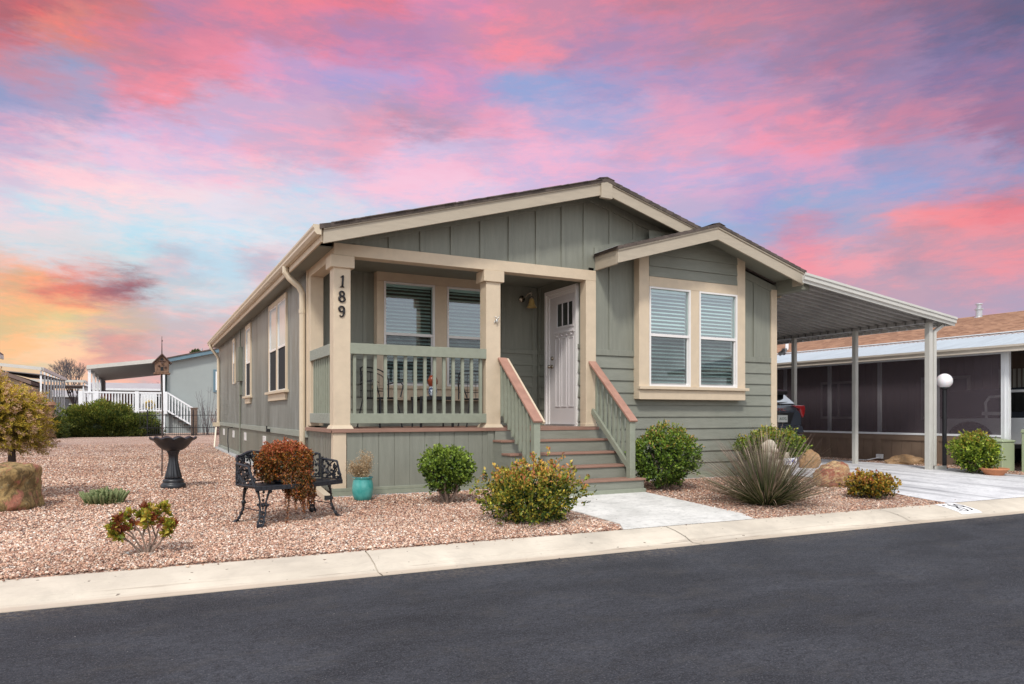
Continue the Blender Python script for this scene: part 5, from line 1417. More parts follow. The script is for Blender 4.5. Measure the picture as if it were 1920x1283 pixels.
YG = [(.30,.30,.03),(.22,.26,.03),(.40,.36,.05)]
OLV = [(.44,.28,.04),(.34,.26,.03),(.54,.36,.05),(.24,.22,.04),(.46,.20,.04)]
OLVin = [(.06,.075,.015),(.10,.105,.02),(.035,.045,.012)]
REDT = [(.30,.07,.03),(.36,.12,.04),(.24,.05,.03)]
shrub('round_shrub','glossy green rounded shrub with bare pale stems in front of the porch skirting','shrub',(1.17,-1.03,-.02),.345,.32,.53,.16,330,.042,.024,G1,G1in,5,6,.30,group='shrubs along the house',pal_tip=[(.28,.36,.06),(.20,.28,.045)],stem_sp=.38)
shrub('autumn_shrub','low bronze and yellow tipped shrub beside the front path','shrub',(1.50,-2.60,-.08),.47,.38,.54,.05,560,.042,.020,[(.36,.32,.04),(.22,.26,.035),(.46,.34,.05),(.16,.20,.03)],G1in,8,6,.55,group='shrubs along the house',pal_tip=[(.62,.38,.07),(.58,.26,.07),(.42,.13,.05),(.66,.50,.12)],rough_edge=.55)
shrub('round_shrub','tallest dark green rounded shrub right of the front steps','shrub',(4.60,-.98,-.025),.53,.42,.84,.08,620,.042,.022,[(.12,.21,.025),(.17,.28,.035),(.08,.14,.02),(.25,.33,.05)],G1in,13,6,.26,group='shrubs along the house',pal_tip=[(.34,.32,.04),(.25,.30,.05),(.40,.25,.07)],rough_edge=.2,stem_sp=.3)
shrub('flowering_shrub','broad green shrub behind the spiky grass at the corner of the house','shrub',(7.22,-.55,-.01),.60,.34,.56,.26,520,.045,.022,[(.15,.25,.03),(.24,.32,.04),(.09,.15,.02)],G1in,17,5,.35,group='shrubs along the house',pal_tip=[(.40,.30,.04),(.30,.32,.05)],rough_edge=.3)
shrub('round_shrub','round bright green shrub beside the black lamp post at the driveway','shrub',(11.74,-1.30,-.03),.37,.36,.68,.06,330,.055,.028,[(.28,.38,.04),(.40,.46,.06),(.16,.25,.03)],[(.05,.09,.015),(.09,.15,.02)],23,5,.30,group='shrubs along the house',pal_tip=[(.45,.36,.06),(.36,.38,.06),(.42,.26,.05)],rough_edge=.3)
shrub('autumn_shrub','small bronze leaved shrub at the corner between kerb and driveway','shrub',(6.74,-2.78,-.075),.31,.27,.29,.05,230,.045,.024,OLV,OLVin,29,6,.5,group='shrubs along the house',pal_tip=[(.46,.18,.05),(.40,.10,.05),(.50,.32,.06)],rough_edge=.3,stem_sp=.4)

# young open shrub nearest the street: visible twigs with leaf whorls
YS = thing('young_shrub', 'sparse young shrub with olive and dark red leaf whorls near the kerb', 'shrub', (-2.17,-2.68,-.078))
gq = random.Random(44); tips = []; tw = MB()
def twig(p, d, L_, r, depth):
    q = p+d*L_; k = (p+q)/2+Vector((gq.uniform(-.012,.012),gq.uniform(-.012,.012),.004))
    tw.tube([p,k,q],[r,r*.85,r*.65],6)
    if depth == 0 or (depth <= 1 and gq.random()<.15): tips.append((q,d)); return
    if depth == 1: tips.append((q,d))
    for i in range(2 if gq.random()<.25 else 3):
        nd = (d+Vector((gq.uniform(-.75,.75),gq.uniform(-.6,.6),gq.uniform(-.1,.35)))).normalized()
        twig(q, nd, L_*gq.uniform(.6,.9), r*.62, depth-1)
for a in (-1.0,-.6,-.2,.2,.55,.95):
    twig(Vector((.02*a,0,-.02)), Vector((a*.62,gq.uniform(-.3,.3),.85)).normalized(), .165, .011, 2)
tw.build('branches', bark, YS)
gp = np.random.default_rng(6); pp=[]; dd=[]; cc=[]; ll=[]
for q, d in tips:
    redt = gp.random() < .2
    for i in range(20):
        v = gp.normal(size=3)*.75+np.array(d)*.55+np.array([0,0,.25]); pp.append(np.array(q)-np.array(d)*gp.uniform(0,.02)); dd.append(v)
        base = np.array([(.20,.045,.02),(.28,.09,.03)][gp.integers(2)] if redt else [(.42,.38,.045),(.32,.33,.04),(.52,.42,.06),(.20,.24,.035),(.44,.28,.05)][gp.integers(5)])
        cc.append(base*(1+gp.normal()*.15)); ll.append(gp.uniform(.040,.072))
leaves('foliage', np.array(pp), np.array(dd), np.array(ll), np.array(ll)*.55, np.clip(np.array(cc),0,1), leaf_m, YS, seed=3)

# low cactus-like succulent clump
SU = thing('succulent_clump', 'small low grey-green succulent clump in the gravel left of the birdbath', 'succulent', (-2.61,.62,0))
m_ = MB(); gq = random.Random(5)
for i in range(70):
    a = gq.uniform(0,6.28); rr = .17*math.sqrt(gq.random()); hgt = gq.uniform(.12,.19)*(1-rr*2.2)+.035
    x, y = rr*math.cos(a)*1.1, rr*math.sin(a); lean = Vector((x*.9,y*.9,0))
    m_.tube([(x,y,-.01),(x+lean.x*.3,y+lean.y*.3,hgt*.6),(x+lean.x*.5,y+lean.y*.5,hgt),(x+lean.x*.55,y+lean.y*.55,hgt+.008)],[.010,.014,.012,.003],7)
m_.build('stems', M('succulent_green',(.16,.19,.08),.7,.35,25,bs=90,bstr=.8,dirt=(.24,.22,.12),dirtamt=.6), SU, smooth=True)
g = np.random.default_rng(9); n = 3600
p_ = np.stack([np.clip(g.normal(size=n)*.085,-.19,.19),np.clip(g.normal(size=n)*.08,-.18,.18),g.uniform(.0,1,n)],1); p_[:,2] = p_[:,2]*(.19-.6*np.hypot(p_[:,0],p_[:,1])).clip(.03); d_ = p_*np.array([4,4,0])*.8+g.normal(size=(n,3))*.3+np.array([0,0,.8])
leaves('spines', p_, d_, g.uniform(.015,.04,n), .007, pick([(.24,.28,.11),(.46,.40,.21),(.10,.18,.06),(.15,.24,.09)],n,g), needle_m, SU)

# rust coloured trailing stonecrop sitting on the bench
TP = thing('trailing_plant', 'dense rust red and orange trailing plant heaped on the iron bench', 'potted plant', (-.87,-1.52,.36))
g = np.random.default_rng(31)
MB().lathe([(.09,0),(.12,.02),(.14,.14),(.15,.15),(.13,.15)],18).build('pot', bbm, TP)
d = rnd_dirs(2400, g); k = 1+.18*lump(d, 4, 2.0); sc = np.array([.285,.235,.195])
P_ = d*sc*((k+.30*lump(d,9,4.0))*g.uniform(.78,1.0,2400))[:,None]; P_[:,2] = P_[:,2]*np.where(P_[:,2]<0,1.15,1)+.235
o_ = d*.6+np.array([0,0,-.35])+g.normal(size=d.shape)*.3
d2 = rnd_dirs(700, g); P2 = d2*np.array([.15,.09,.20])*(1+.4*lump(d2,3,3.0))[:,None]*g.uniform(.6,1,700)[:,None]+np.array([.10,-.20,.02])
P2[:,0] += (P2[:,2]-.02)*-.15; P_ = np.concatenate([P_,P2]); o_ = np.concatenate([o_, d2*.3+np.array([0,-.2,-.9])+g.normal(size=d2.shape)*.2])
nper = 7; cen = np.repeat(P_,nper,0); oo = np.repeat(o_,nper,0); n = len(cen)
pos = cen+g.normal(size=(n,3))*.008; dn = oo+g.normal(size=(n,3))*.5
rust = [(.38,.085,.02),(.48,.15,.03),(.30,.06,.018),(.45,.20,.04),(.24,.13,.02)]; dk_ = [(.09,.045,.012),(.07,.06,.014),(.16,.06,.015)]
up_ = np.clip((cen[:,2]-.05)/.35,0,1)
col = np.where((g.random(n) < .25+.6*up_)[:,None], pick(rust,n,g), pick(dk_,n,g))
col = np.where(((up_>.8)&(g.random(n)<.5))[:,None], pick([(.55,.13,.06),(.60,.22,.10)],n,g), col)
leaves('foliage', pos, dn, g.uniform(.014,.030,n), .012, col, leaf_m, TP, seed=2)
st = MB(); pp=[];dd=[];cc=[]
gr = random.Random(3)
for i in range(34):
    a = gr.uniform(-2.5,-.2) if gr.random()<.85 else gr.uniform(-3.1,0); r0 = gr.uniform(.12,.30)
    x, y = r0*math.cos(a)*.62+.09, r0*math.sin(a)*.95; drop = gr.uniform(.05,.34)*(1 if .0<x<.2 else .55)+(.12 if i in (3,9,14) else 0)
    pts = [Vector((x,y,.12)),Vector((x*1.08,y*1.1,.02))]
    zc = .02
    while zc > .02-drop:
        zc -= .035; p = pts[-1]; pts.append(Vector((p.x+gr.uniform(-.008,.008),p.y+gr.uniform(-.006,.004),zc)))
    st.tube(pts,.0028,4)
    for p in pts:
        for q in range(9):
            pp.append([p.x+gr.uniform(-.012,.012),p.y+gr.uniform(-.012,.012),p.z+gr.uniform(-.02,.02)]); dd.append([gr.uniform(-.8,.8),gr.uniform(-.8,.8),-.9]); cc.append([(.34,.10,.03),(.42,.17,.05),(.24,.06,.025),(.30,.16,.05)][gr.randrange(4)])
st.build('trailing_stems', bark_dark, TP)
leaves('trailing_leaves', np.array(pp,float), np.array(dd,float), .022, .009, np.array(cc,float), leaf_m, TP, seed=8)

# turquoise pot with dry plant
TQ = thing('turquoise_pot', 'turquoise glazed pot holding a dry tan plant beside the porch skirting', 'potted plant', (.27,-.42,-.006))
tqm, nt_, p_, _ = newmat('turquoise_glaze'); v_ = coords(nt_)
sp_ = N(nt_,'SeparateXYZ'); nt_.links.new(v_, sp_.inputs[0]); nn = noise(nt_, v_, 9, 5, .6, .6)
c_ = mixc(nt_, (.03,.25,.23), (.10,.38,.35), maprange(nt_, nn, .3, .7)); c_ = mixc(nt_, c_, (.02,.06,.10), maprange(nt_, math_(nt_,'MULTIPLY_ADD', nn, .05, sp_.outputs[2]), .305, .335))
nt_.links.new(c_, p_.inputs['Base Color']); p_.inputs['Roughness'].default_value = .18
MB().lathe([(.085,0),(.105,.015),(.125,.07),(.133,.14),(.130,.20),(.118,.26),(.116,.275),(.128,.285),(.128,.30),(.112,.30),(.108,.27),(.02,.265)],36).build('pot', tqm, TQ, smooth=True)
g = np.random.default_rng(12); stm = MB(); pp=[];dd=[];cc=[]
gr = random.Random(12)
for i in range(46):
    if i < 30: a = gr.uniform(0,6.28); top = Vector((.02+.09*math.cos(a),.09*math.sin(a),.42+gr.uniform(.0,.24)*(1-abs(math.cos(a))*.4)))
    else: top = Vector((-.15+gr.uniform(-.04,.05),gr.uniform(-.05,.05),.38+gr.uniform(-.02,.12)))
    b0 = Vector((gr.uniform(-.07,.07),gr.uniform(-.07,.07),.27)); md = (b0+top)/2+Vector((gr.uniform(-.02,.02),0,0))
    stm.tube([b0,md,top],[.003,.0025,.0015],4)
    for q in range(60):
        f = gr.uniform(.25,1.05); p = b0+(top-b0)*f
        pp.append([p.x+gr.gauss(0,.020),p.y+gr.gauss(0,.020),p.z+gr.gauss(0,.015)]); dd.append([gr.gauss(0,.6),gr.gauss(0,.6),gr.uniform(-.2,.8)]); cc.append([(.46,.32,.17),(.55,.40,.24),(.36,.22,.11),(.62,.50,.33)][gr.randrange(4)])
stm.build('dry_stems', M('straw_stem',(.35,.24,.13),.8,.2,10), TQ)
leaves('dry_foliage', np.array(pp), np.array(dd), .022, .0075, np.array(cc,float), needle_m, TQ, seed=4)

# spiky grass clump (red yucca)
YU = thing('spiky_grass_clump', 'large spiky grass clump with olive blades fading to purplish grey tips', 'ornamental grass', (4.93,-2.62,-.075))
def blades(name, n, seed, parent, Lr, spread, wr, colA, colB, droop=.25, baser=.18, segs=6):
    g = np.random.default_rng(seed)
    az_ = g.uniform(0,2*np.pi,n); tilt = spread*np.sqrt(g.random(n))*1.0; tilt = np.clip(tilt,0,1.45)
    L_ = g.uniform(*Lr,n)*(1-.10*(tilt/1.4)); b = baser*np.sqrt(g.random(n))*np.clip(tilt/.7,.3,1)
    base = np.stack([b*np.cos(az_),b*np.sin(az_),np.full(n,-.01)],1)
    V=[];F=[];C=[]
    hv = np.stack([np.cos(az_),np.sin(az_),np.zeros(n)],1); sd = np.stack([-np.sin(az_),np.cos(az_),np.zeros(n)],1)
    ang = g.uniform(-.6,.6,n); sd2 = sd*np.cos(ang)[:,None]+np.array([0,0,1])*np.sin(ang)[:,None]
    w0 = g.uniform(*wr,n); dr = droop*g.uniform(.2,1.4,n)
    p = base.copy(); pts=[p.copy()]
    for s in range(segs):
        f = s/segs; th = tilt+dr*f*f*1.3; th = np.minimum(th, 1.9)
        p = p+(hv*np.sin(th)[:,None]+np.array([0,0,1])*np.cos(th)[:,None])*(L_/segs)[:,None]
        p[:,2] = np.maximum(p[:,2], .012)
        pts.append(p.copy())
    pts = np.stack(pts,1); m = segs+1
    fw = np.array([1,.95,.85,.72,.55,.34,.08])[:m]
    Lft = pts+sd2[:,None,:]*w0[:,None,None]*fw[None,:,None]*.5; Rt = pts-sd2[:,None,:]*w0[:,None,None]*fw[None,:,None]*.5
    VV = np.stack([Lft,Rt],2).reshape(-1,3)
    fs=[]
    for s in range(segs): fs.append([2*s,2*s+1,2*s+3,2*s+2])
    fs = (np.array(fs)[None]+(np.arange(n)*2*m)[:,None,None]).reshape(-1,4)
    me = bpy.data.meshes.new(name); me.vertices.add(len(VV)); me.vertices.foreach_set('co',VV.ravel())
    me.loops.add(fs.size); me.loops.foreach_set('vertex_index',fs.ravel()); me.polygons.add(len(fs)); me.polygons.foreach_set('loop_start',np.arange(len(fs))*4); me.update(calc_edges=True)
    cA = pick(colA,n,g,jit=.15); cB = pick(colB,n,g,jit=.15); f = np.linspace(0,1,m)[None,:,None]
    k = np.clip((f-.35)/.5,0,1); c = cA[:,None,:]*(1-k)+cB[:,None,:]*k; c = np.repeat(c[:,:,None,:],2,2).reshape(-1,3)
    c4 = np.ones((len(c),4)); c4[:,:3]=np.clip(c,0,1)
    at = me.color_attributes.new('Col','FLOAT_COLOR','POINT'); at.data.foreach_set('color',c4.ravel())
    me.materials.append(needle_m); o = bpy.data.objects.new(name,me); COL.objects.link(o); o.parent = parent; return o
blades('blades', 1150, 3, YU, (.70,1.16), 1.24, (.008,.015), [(.09,.125,.045),(.17,.20,.08),(.035,.05,.02)], [(.26,.17,.15),(.38,.28,.22),(.12,.13,.06),(.50,.38,.29),(.18,.11,.10)])
blades('dry_blades', 120, 4, YU, (.4,.95), 1.35, (.008,.014), [(.30,.22,.12),(.2,.15,.09)], [(.42,.32,.20),(.34,.24,.18)], .9)
blades('flower_stalks', 26, 6, YU, (1.05,1.38), .95, (.004,.006), [(.20,.15,.11),(.30,.22,.17)], [(.38,.28,.22),(.26,.18,.15)], .15)

# golden conifer at the left
def conifer(name, label, loc, rx, ry, h, z0, nsp, seed, pal, tips_p, trunk_h, blen=.15, par=None):
    g = np.random.default_rng(seed); t = thing(name, label, 'conifer', loc)
    MB().tube([(0,0,-.05),(.01,0,trunk_h*.5),(0,.01,trunk_h+.4)],[.065,.055,.03],10).build('trunk', bark_dark, t)
    d = rnd_dirs(nsp, g, .8); k = 1+.42*lump(d, seed, 3.0); rad = g.uniform(.35,1.0,nsp)**.5
    P_ = d*np.array([rx,ry,h/2])*(k*rad)[:,None]; P_[:,2] += z0+h/2; P_[:,0] += -.20-.22*np.clip((P_[:,2]-z0-h*.45)/h,-.3,1)
    out = d*np.array([1,1,.4])+np.array([0,0,.15])+g.normal(size=d.shape)*.25; out /= np.linalg.norm(out,axis=1,keepdims=True)
    nn = 30; n = nsp*nn; s = g.uniform(0,1,n); cen = np.repeat(P_,nn,0); oo = np.repeat(out,nn,0)
    sideways = np.cross(oo, g.normal(size=(n,3))); sideways /= np.linalg.norm(sideways,axis=1,keepdims=True)
    pos = cen+oo*(s*blen)[:,None]+sideways*(.012*(1-s))[:,None]+np.array([0,0,-.03])*(s**2)[:,None]
    dn = oo*.7+sideways*.75
    tipc = pick(tips_p,n,g); cc = pick(pal,n,g); 
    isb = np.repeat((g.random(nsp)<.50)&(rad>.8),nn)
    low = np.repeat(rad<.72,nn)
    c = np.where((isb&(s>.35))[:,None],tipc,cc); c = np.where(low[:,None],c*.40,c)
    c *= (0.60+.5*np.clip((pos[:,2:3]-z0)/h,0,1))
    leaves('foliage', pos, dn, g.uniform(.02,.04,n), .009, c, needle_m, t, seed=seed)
    br = MB(); gr = random.Random(seed)
    for i in range(26):
        v = d[gr.randrange(nsp)]; p = Vector((v[0]*rx*.9,v[1]*ry*.9,z0+h/2+v[2]*h*.42)); q = Vector((0,0,z0+h*.1+gr.random()*h*.2)); p.x -= .2
        br.tube([q,(p+q)/2+Vector((0,0,.03)),p],[.014,.009,.004],5)
    br.build('branches', bark_dark, t)
    return t
# trunk stands just behind the boulder
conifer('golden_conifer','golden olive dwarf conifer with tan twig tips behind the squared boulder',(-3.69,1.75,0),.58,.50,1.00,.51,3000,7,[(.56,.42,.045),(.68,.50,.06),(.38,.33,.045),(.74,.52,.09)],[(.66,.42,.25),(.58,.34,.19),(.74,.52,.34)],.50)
# far junipers
def juniper(label, loc, rx, ry, h, seed, n=5200, pal=None):
    g = np.random.default_rng(seed); t = thing('juniper_bush', label, 'juniper', loc, 0, 'juniper bushes at the back of the yard')
    pal = pal or [(.11,.17,.025),(.18,.23,.035),(.06,.10,.018),(.26,.27,.04)]
    d = rnd_dirs(n, g); d[:,2] = np.abs(d[:,2]); k = 1+.45*lump(d, seed, 3.0)
    rad = g.uniform(.7,1.0,n); P_ = d*np.array([rx,ry,h])*(k*rad)[:,None]
    out = d+np.array([.0,0,.45])+g.normal(size=d.shape)*.2
    nn = 7; cen = np.repeat(P_,nn,0); oo = np.repeat(out,nn,0); m = len(cen)
    pos = cen+g.normal(size=(m,3))*np.array([.09,.09,.045]); dn = oo+g.normal(size=(m,3))*.35
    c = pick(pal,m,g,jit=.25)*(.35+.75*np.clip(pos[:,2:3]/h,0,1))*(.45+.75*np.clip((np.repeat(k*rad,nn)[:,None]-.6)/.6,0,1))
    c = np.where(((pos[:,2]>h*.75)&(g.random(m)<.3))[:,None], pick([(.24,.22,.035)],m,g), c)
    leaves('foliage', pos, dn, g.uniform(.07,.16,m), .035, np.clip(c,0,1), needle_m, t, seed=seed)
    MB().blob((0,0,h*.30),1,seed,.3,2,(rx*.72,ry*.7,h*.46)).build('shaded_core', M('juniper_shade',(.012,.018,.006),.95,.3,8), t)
    return t
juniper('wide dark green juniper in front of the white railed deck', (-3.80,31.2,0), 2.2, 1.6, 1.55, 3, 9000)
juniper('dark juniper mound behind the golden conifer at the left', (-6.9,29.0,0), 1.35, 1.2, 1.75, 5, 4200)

# iron fence
IF = thing('iron_fence', 'low black iron picket fence at the back of the gravel yard', 'fence', (0,0,0))
fy = 30.0
MB().box(-2.35,1.6,fy-.012,fy+.012,1.02,1.05).box(-2.35,1.6,fy-.012,fy+.012,.40,.43).box(-2.35,1.6,fy-.012,fy+.012,.06,.09).build('rails', black_metal, IF)
x = -2.32; i = 0
while x < 1.6:
    pk = MB().box(x-.008,x+.008,fy-.008,fy+.008,.02,1.20 if i%2==0 else .52); pk.tube([(x,fy,1.18 if i%2==0 else .50),(x,fy,1.27 if i%2==0 else .58)],[.014,.002],4)
    pk.build('picket', black_metal, IF); x += .085; i += 1
for px_ in (-2.0,.05): MB().box(px_-.03,px_+.03,fy+.02,fy+.08,0,1.30).build('fence_post', black_metal, IF)
bp_ = MB().box(-.02,.28,30.5,30.8,0,1.36).box(-.05,.31,30.47,30.83,1.36,1.42).build('gate_pillar', M('brown_stone',(.16,.115,.09),.9,.4,16,bs=20,bstr=.8), None, bevel=.01)
tag(bp_, 'short brown stone pillar at the foot of the white stairs', 'pillar')

# ================================================================== BLUE-GREY HOUSE AT THE BACK
BHs = thing('blue_grey_house', 'blue grey stucco house with blue fascia and covered white deck behind the yard', 'house', (0,0,0))
bgm = M('grey_green_stucco', (.31,.345,.34), .8, .05, 1.2, bs=30, bstr=.4); bluef = M('blue_trim', (.12,.20,.25), .5, .08, 3)
wy = 36.4
def bz(x): return 4.30+(x+.84)*.245
MB().prism([(-.95,0),(6.5,0),(6.5,bz(4.2)-.65),(4.2,bz(4.2)-.05),(-.95,bz(-.95)-.12)],'y',wy,wy+18).build('wall', bgm, BHs)
MB().prism([(-1.15,bz(-1.15)-.22),(4.2,bz(4.2)-.22),(4.2,bz(4.2)),(-1.15,bz(-1.15))],'y',wy-.35,wy-.30).build('fascia', bluef, BHs)
MB().prism([(-1.2,bz(-1.2)-.02),(4.2,bz(4.2)-.02),(9.5,bz(4.2)-1.35),(9.5,bz(4.2)-1.27),(4.2,bz(4.2)+.07),(-1.2,bz(-1.2)+.05)],'y',wy-.38,wy+18).build('roof', roof_dark, BHs)
f = MB().box(1.5,2.9,wy-.06,wy-.001,2.38,3.72); o = f.build('window', bluef, BHs); MB().box(1.62,2.8,wy-.10,wy-.061,2.5,3.6).build('frame', alu_w, o)
MB().box(1.70,2.7,wy-.105,wy-.1005,2.58,3.52).build('pane', glass_dark, o)
MB().tube([(1.0,wy+2,bz(1.0)),(1.0,wy+2,bz(1.0)+.35)],.05,8).build('roof_vent', galv, BHs)
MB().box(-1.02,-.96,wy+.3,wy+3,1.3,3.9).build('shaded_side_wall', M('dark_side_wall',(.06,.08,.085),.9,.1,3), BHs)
PC = thing('deck_cover', 'white patio cover with grey ribbed underside over the deck of the blue grey house', 'patio cover', (0,0,0))
def pz(x): return 3.70+(x+4.85)*.139
MB().hexa([(-4.85,36,pz(-4.85)-.10),(-1.0,36,pz(-1.0)-.10),(-1.0,53,pz(-1.0)-.10),(-4.85,53,pz(-4.85)-.10),(-4.85,36,pz(-4.85)),(-1.0,36,pz(-1.0)),(-1.0,53,pz(-1.0)),(-4.85,53,pz(-4.85))]).build('roof_panel', M('grey_underside',(.28,.28,.28),.5,.15,2,(5,.3,1)), PC)
MB().hexa([(-4.9,35.9,pz(-4.9)-.16),(-1.0,35.9,pz(-1.0)-.16),(-1.0,35.99,pz(-1.0)-.16),(-4.9,35.99,pz(-4.9)-.16),(-4.9,35.9,pz(-4.9)+.05),(-1.0,35.9,pz(-1.0)+.05),(-1.0,35.99,pz(-1.0)+.05),(-4.9,35.99,pz(-4.9)+.05)]).build('fascia', alu, PC)
MB().hexa([(-4.93,36,3.50),(-4.86,36,3.50),(-4.86,53,3.50),(-4.93,53,3.50),(-4.93,36,3.72),(-4.86,36,3.72),(-4.86,53,3.72),(-4.93,53,3.72)]).build('side_fascia', alu, PC)
for y_ in (36.1,40,44,48,52.5): MB().box(-4.86,-4.72,y_-.07,y_+.07,0,3.6).build('post', alu_w, PC)
MB().box(-1.22,-1.08,36.0,36.14,0,4.0).build('post', alu_w, PC)
MB().box(-4.75,-4.70,47,53,1.2,3.55).build('end_screen', M('grey_end_screen',(.30,.31,.32),.8,.1,2), PC)
DKt = thing('white_deck', 'raised white railed deck with a flight of stairs behind the juniper', 'deck', (0,0,0))
MB().box(-5.3,-1.0,36.05,44,1.12,1.24).build('floor', alu, DKt)
MB().box(-5.3,-.9,36.08,36.14,.0,1.12).build('skirt', bgm, DKt)
MB().box(-5.25,-.95,35.98,36.06,2.24,2.33).build('top_rail', alu_w, DKt)
MB().box(-5.25,-.95,35.98,36.06,1.24,1.32).build('bottom_rail', alu_w, DKt)
x = -5.15
while x < -1.0: MB().box(x-.028,x+.028,36.0,36.05,1.30,2.26).build('baluster', alu_w, DKt); x += .145
for xx in (-5.2,-4.45,-2.5,-1.05): MB().box(xx-.10,xx+.10,35.95,36.1,1.1,2.36).build('deck_post', alu_w, DKt)
MB().bar((-.95,36.0,2.30),(.38,36.0,1.42),.10,.09).build('stair_handrail', alu_w, DKt); MB().bar((-.95,36.0,1.28),(.38,36.0,.42),.10,.09).build('stair_lower_rail', alu_w, DKt)
for i in range(8):
    x = -.86+i*.155; f = (x+.95)/1.33; MB().box(x-.028,x+.028,35.98,36.03,1.28-.86*f,2.28-.88*f).build('baluster', alu_w, DKt)
MB().box(.33,.45,35.93,36.07,.38,1.46).build('stair_post', alu_w, DKt)
for i in range(5): MB().box(-.9+i*.27,-.58+i*.27,36.1,37.1,1.06-i*.2,1.12-i*.2).build('stair_tread', bark_dark, DKt)
rt = thing('lattice_panel', 'white arched panel with a yellow and black ornament on the white deck', 'panel', (-1.85,36.6,1.24))
MB().box(-.45,.35,0,.05,0,1.05).build('board', alu_w, rt)
m_ = MB()
for i in range(10): m_.blob((.22*math.cos(i*.63),-.03,.38+.20*math.sin(i*.63)),.075,i,.3,1)
m_.build('wreath', M('yellow_petals',(.62,.42,.03),.7,.2,10), rt); MB().blob((0,-.03,.36),.11,2,.3,1,(1,.4,1)).box(-.02,.02,-.02,-.005,.0,.3).build('wreath_centre', black_metal, rt)
for i,(xx,cl) in enumerate(((-4.0,(.16,.05,.04)),(-3.0,(.12,.07,.06)))):
    t_ = thing('patio_chair', ['dark red cushioned chair behind the deck railing, left of the pair','brown patio chair behind the deck railing, right of the pair'][i], 'chair', (xx,37.6,1.24), 0, 'patio chairs on the white deck'); mm = M('cushion%d'%i, cl, .9, .2, 5)
    MB().box(-.30,.30,-.3,.3,.35,.50).build('seat', mm, t_, bevel=.03); MB().box(-.30,.30,.25,.38,.5,1.0).build('backrest', mm, t_, bevel=.03)
    for sx in (-.27,.27): MB().box(sx-.03,sx+.03,-.28,.34,0,.62).build('armrest', bark_dark, t_)

# far houses and carports
def simple_house(label, x0, x1, y0, y1, ze, zr, wallm, roofm, trimm, ridge='x', wins=()):
    t = thing('distant_house', label, 'house', (0,0,0), 0, 'houses beyond the yard')
    MB().box(x0,x1,y0,y1,0,ze).build('wall', wallm, t)
    if ridge == 'x': MB().prism([(y0-.4,ze-.05),(y1+.4,ze-.05),((y0+y1)/2,zr)],'x',x0-.3,x1+.3).build('roof', roofm, t)
    else: MB().prism([(x0-.4,ze-.05),(x1+.4,ze-.05),((x0+x1)/2,zr)],'y',y0-.3,y1+.3).build('roof', roofm, t); 
    for (a,b_,c,d) in wins:
        o = MB().box(a-.08,b_+.08,y0-.05,y0-.001,c-.08,d+.08).build('window', trimm, t); MB().box(a,b_,y0-.06,y0-.051,c,d).build('pane', glass_dark, o)
    MB().box(x0-.3,x1+.3,y0-.46,y0-.40,ze-.16,ze+.02).build('fascia', trimm, t)
    return t
pale = M('pale_wall', (.48,.47,.45), .8, .08, 1); pale_roof = M('pale_metal_roof', (.62,.62,.62), .5, .08, 1); beige = M('beige_wall', (.42,.34,.24), .8, .08, 1.5); br_roof = M('brown_fascia', (.17,.12,.10), .8, .1, 2)
pale = M('pale_grey_wall', (.30,.30,.30), .8, .08, 1); pale_roof = M('pale_grey_roof', (.38,.38,.39), .5, .08, 1)
simple_house('white low house seen through the covered deck', -6.2, 2.5, 60, 68, 3.25, 3.9, pale, pale_roof, alu_w, 'x', ((-3.5,-2.4,1.6,2.6),(-1.4,-.2,1.6,2.6)))
t = thing('distant_house', 'beige house with brown roof edge at the far left behind the conifer', 'house', (0,0,0), 0, 'houses beyond the yard')
MB().prism([(-12,0),(-8.0,0),(-8.0,2.75),(-8.9,3.15),(-12,3.6)],'y',40.2,52).build('wall', beige, t)
MB().prism([(-12,3.55),(-8.9,3.18),(-7.9,2.78),(-7.9,2.98),(-8.9,3.40),(-12,3.8)],'y',39.8,52.2).build('roof', br_roof, t)
def rib_carport(label, xa, xb, ya, yb, za, zb_, nposts, loc_group):
    t = thing('distant_carport', label, 'carport', (0,0,0), 0, loc_group)
    MB().hexa([(xa,ya,za-.45),(xb,ya,zb_-.45),(xb,yb,zb_-.25),(xa,yb,za-.25),(xa,ya,za-.4),(xb,ya,zb_-.4),(xb,yb,zb_-.2),(xa,yb,za-.2)]).build('roof_panel', M('carport_underside',(.20,.19,.19),.7,.15,1,(6,.3,1)), t)
    MB().hexa([(xa,ya-.1,za-.18),(xb,ya-.1,zb_-.18),(xb,ya,zb_-.18),(xa,ya,za-.18),(xa,ya-.1,za),(xb,ya-.1,zb_),(xb,ya,zb_),(xa,ya,za)]).build('front_fascia', alu, t)
    MB().box(xb-.02,xb+.10,ya,yb,zb_-.2,zb_-.0).build('side_fascia', alu, t)
    for i in range(nposts):
        y_ = ya+.1+(yb-ya-.2)*i/(nposts-1); MB().box(xb-.09,xb-.0,y_-.04,y_+.04,0,zb_-.2).build('post', alu_w, t)
    return t
rib_carport('tall white carport with a row of posts at the far left', -9.6, -7.4, 40, 54, 4.0, 3.80, 9, 'carports beyond the yard')
rib_carport('lower white carport roof behind the row of tall carport posts', -12.0, -6.3, 56, 70, 3.75, 3.75, 6, 'carports beyond the yard')
rib_carport('small white carport right of the row of posts', -9.0, -7.0, 76, 84, 3.9, 3.6, 3, 'carports beyond the yard')
simple_house('pale house low behind the far left carports', -14, -5.6, 72, 80, 2.9, 3.5, pale, pale_roof, alu_w, 'x', ((-8.6,-7.9,1.2,2.0),))
t = thing('distant_house', 'blue walled house with dark roof cut off by the left edge of the view', 'house', (0,0,0), 0, 'houses beyond the yard')
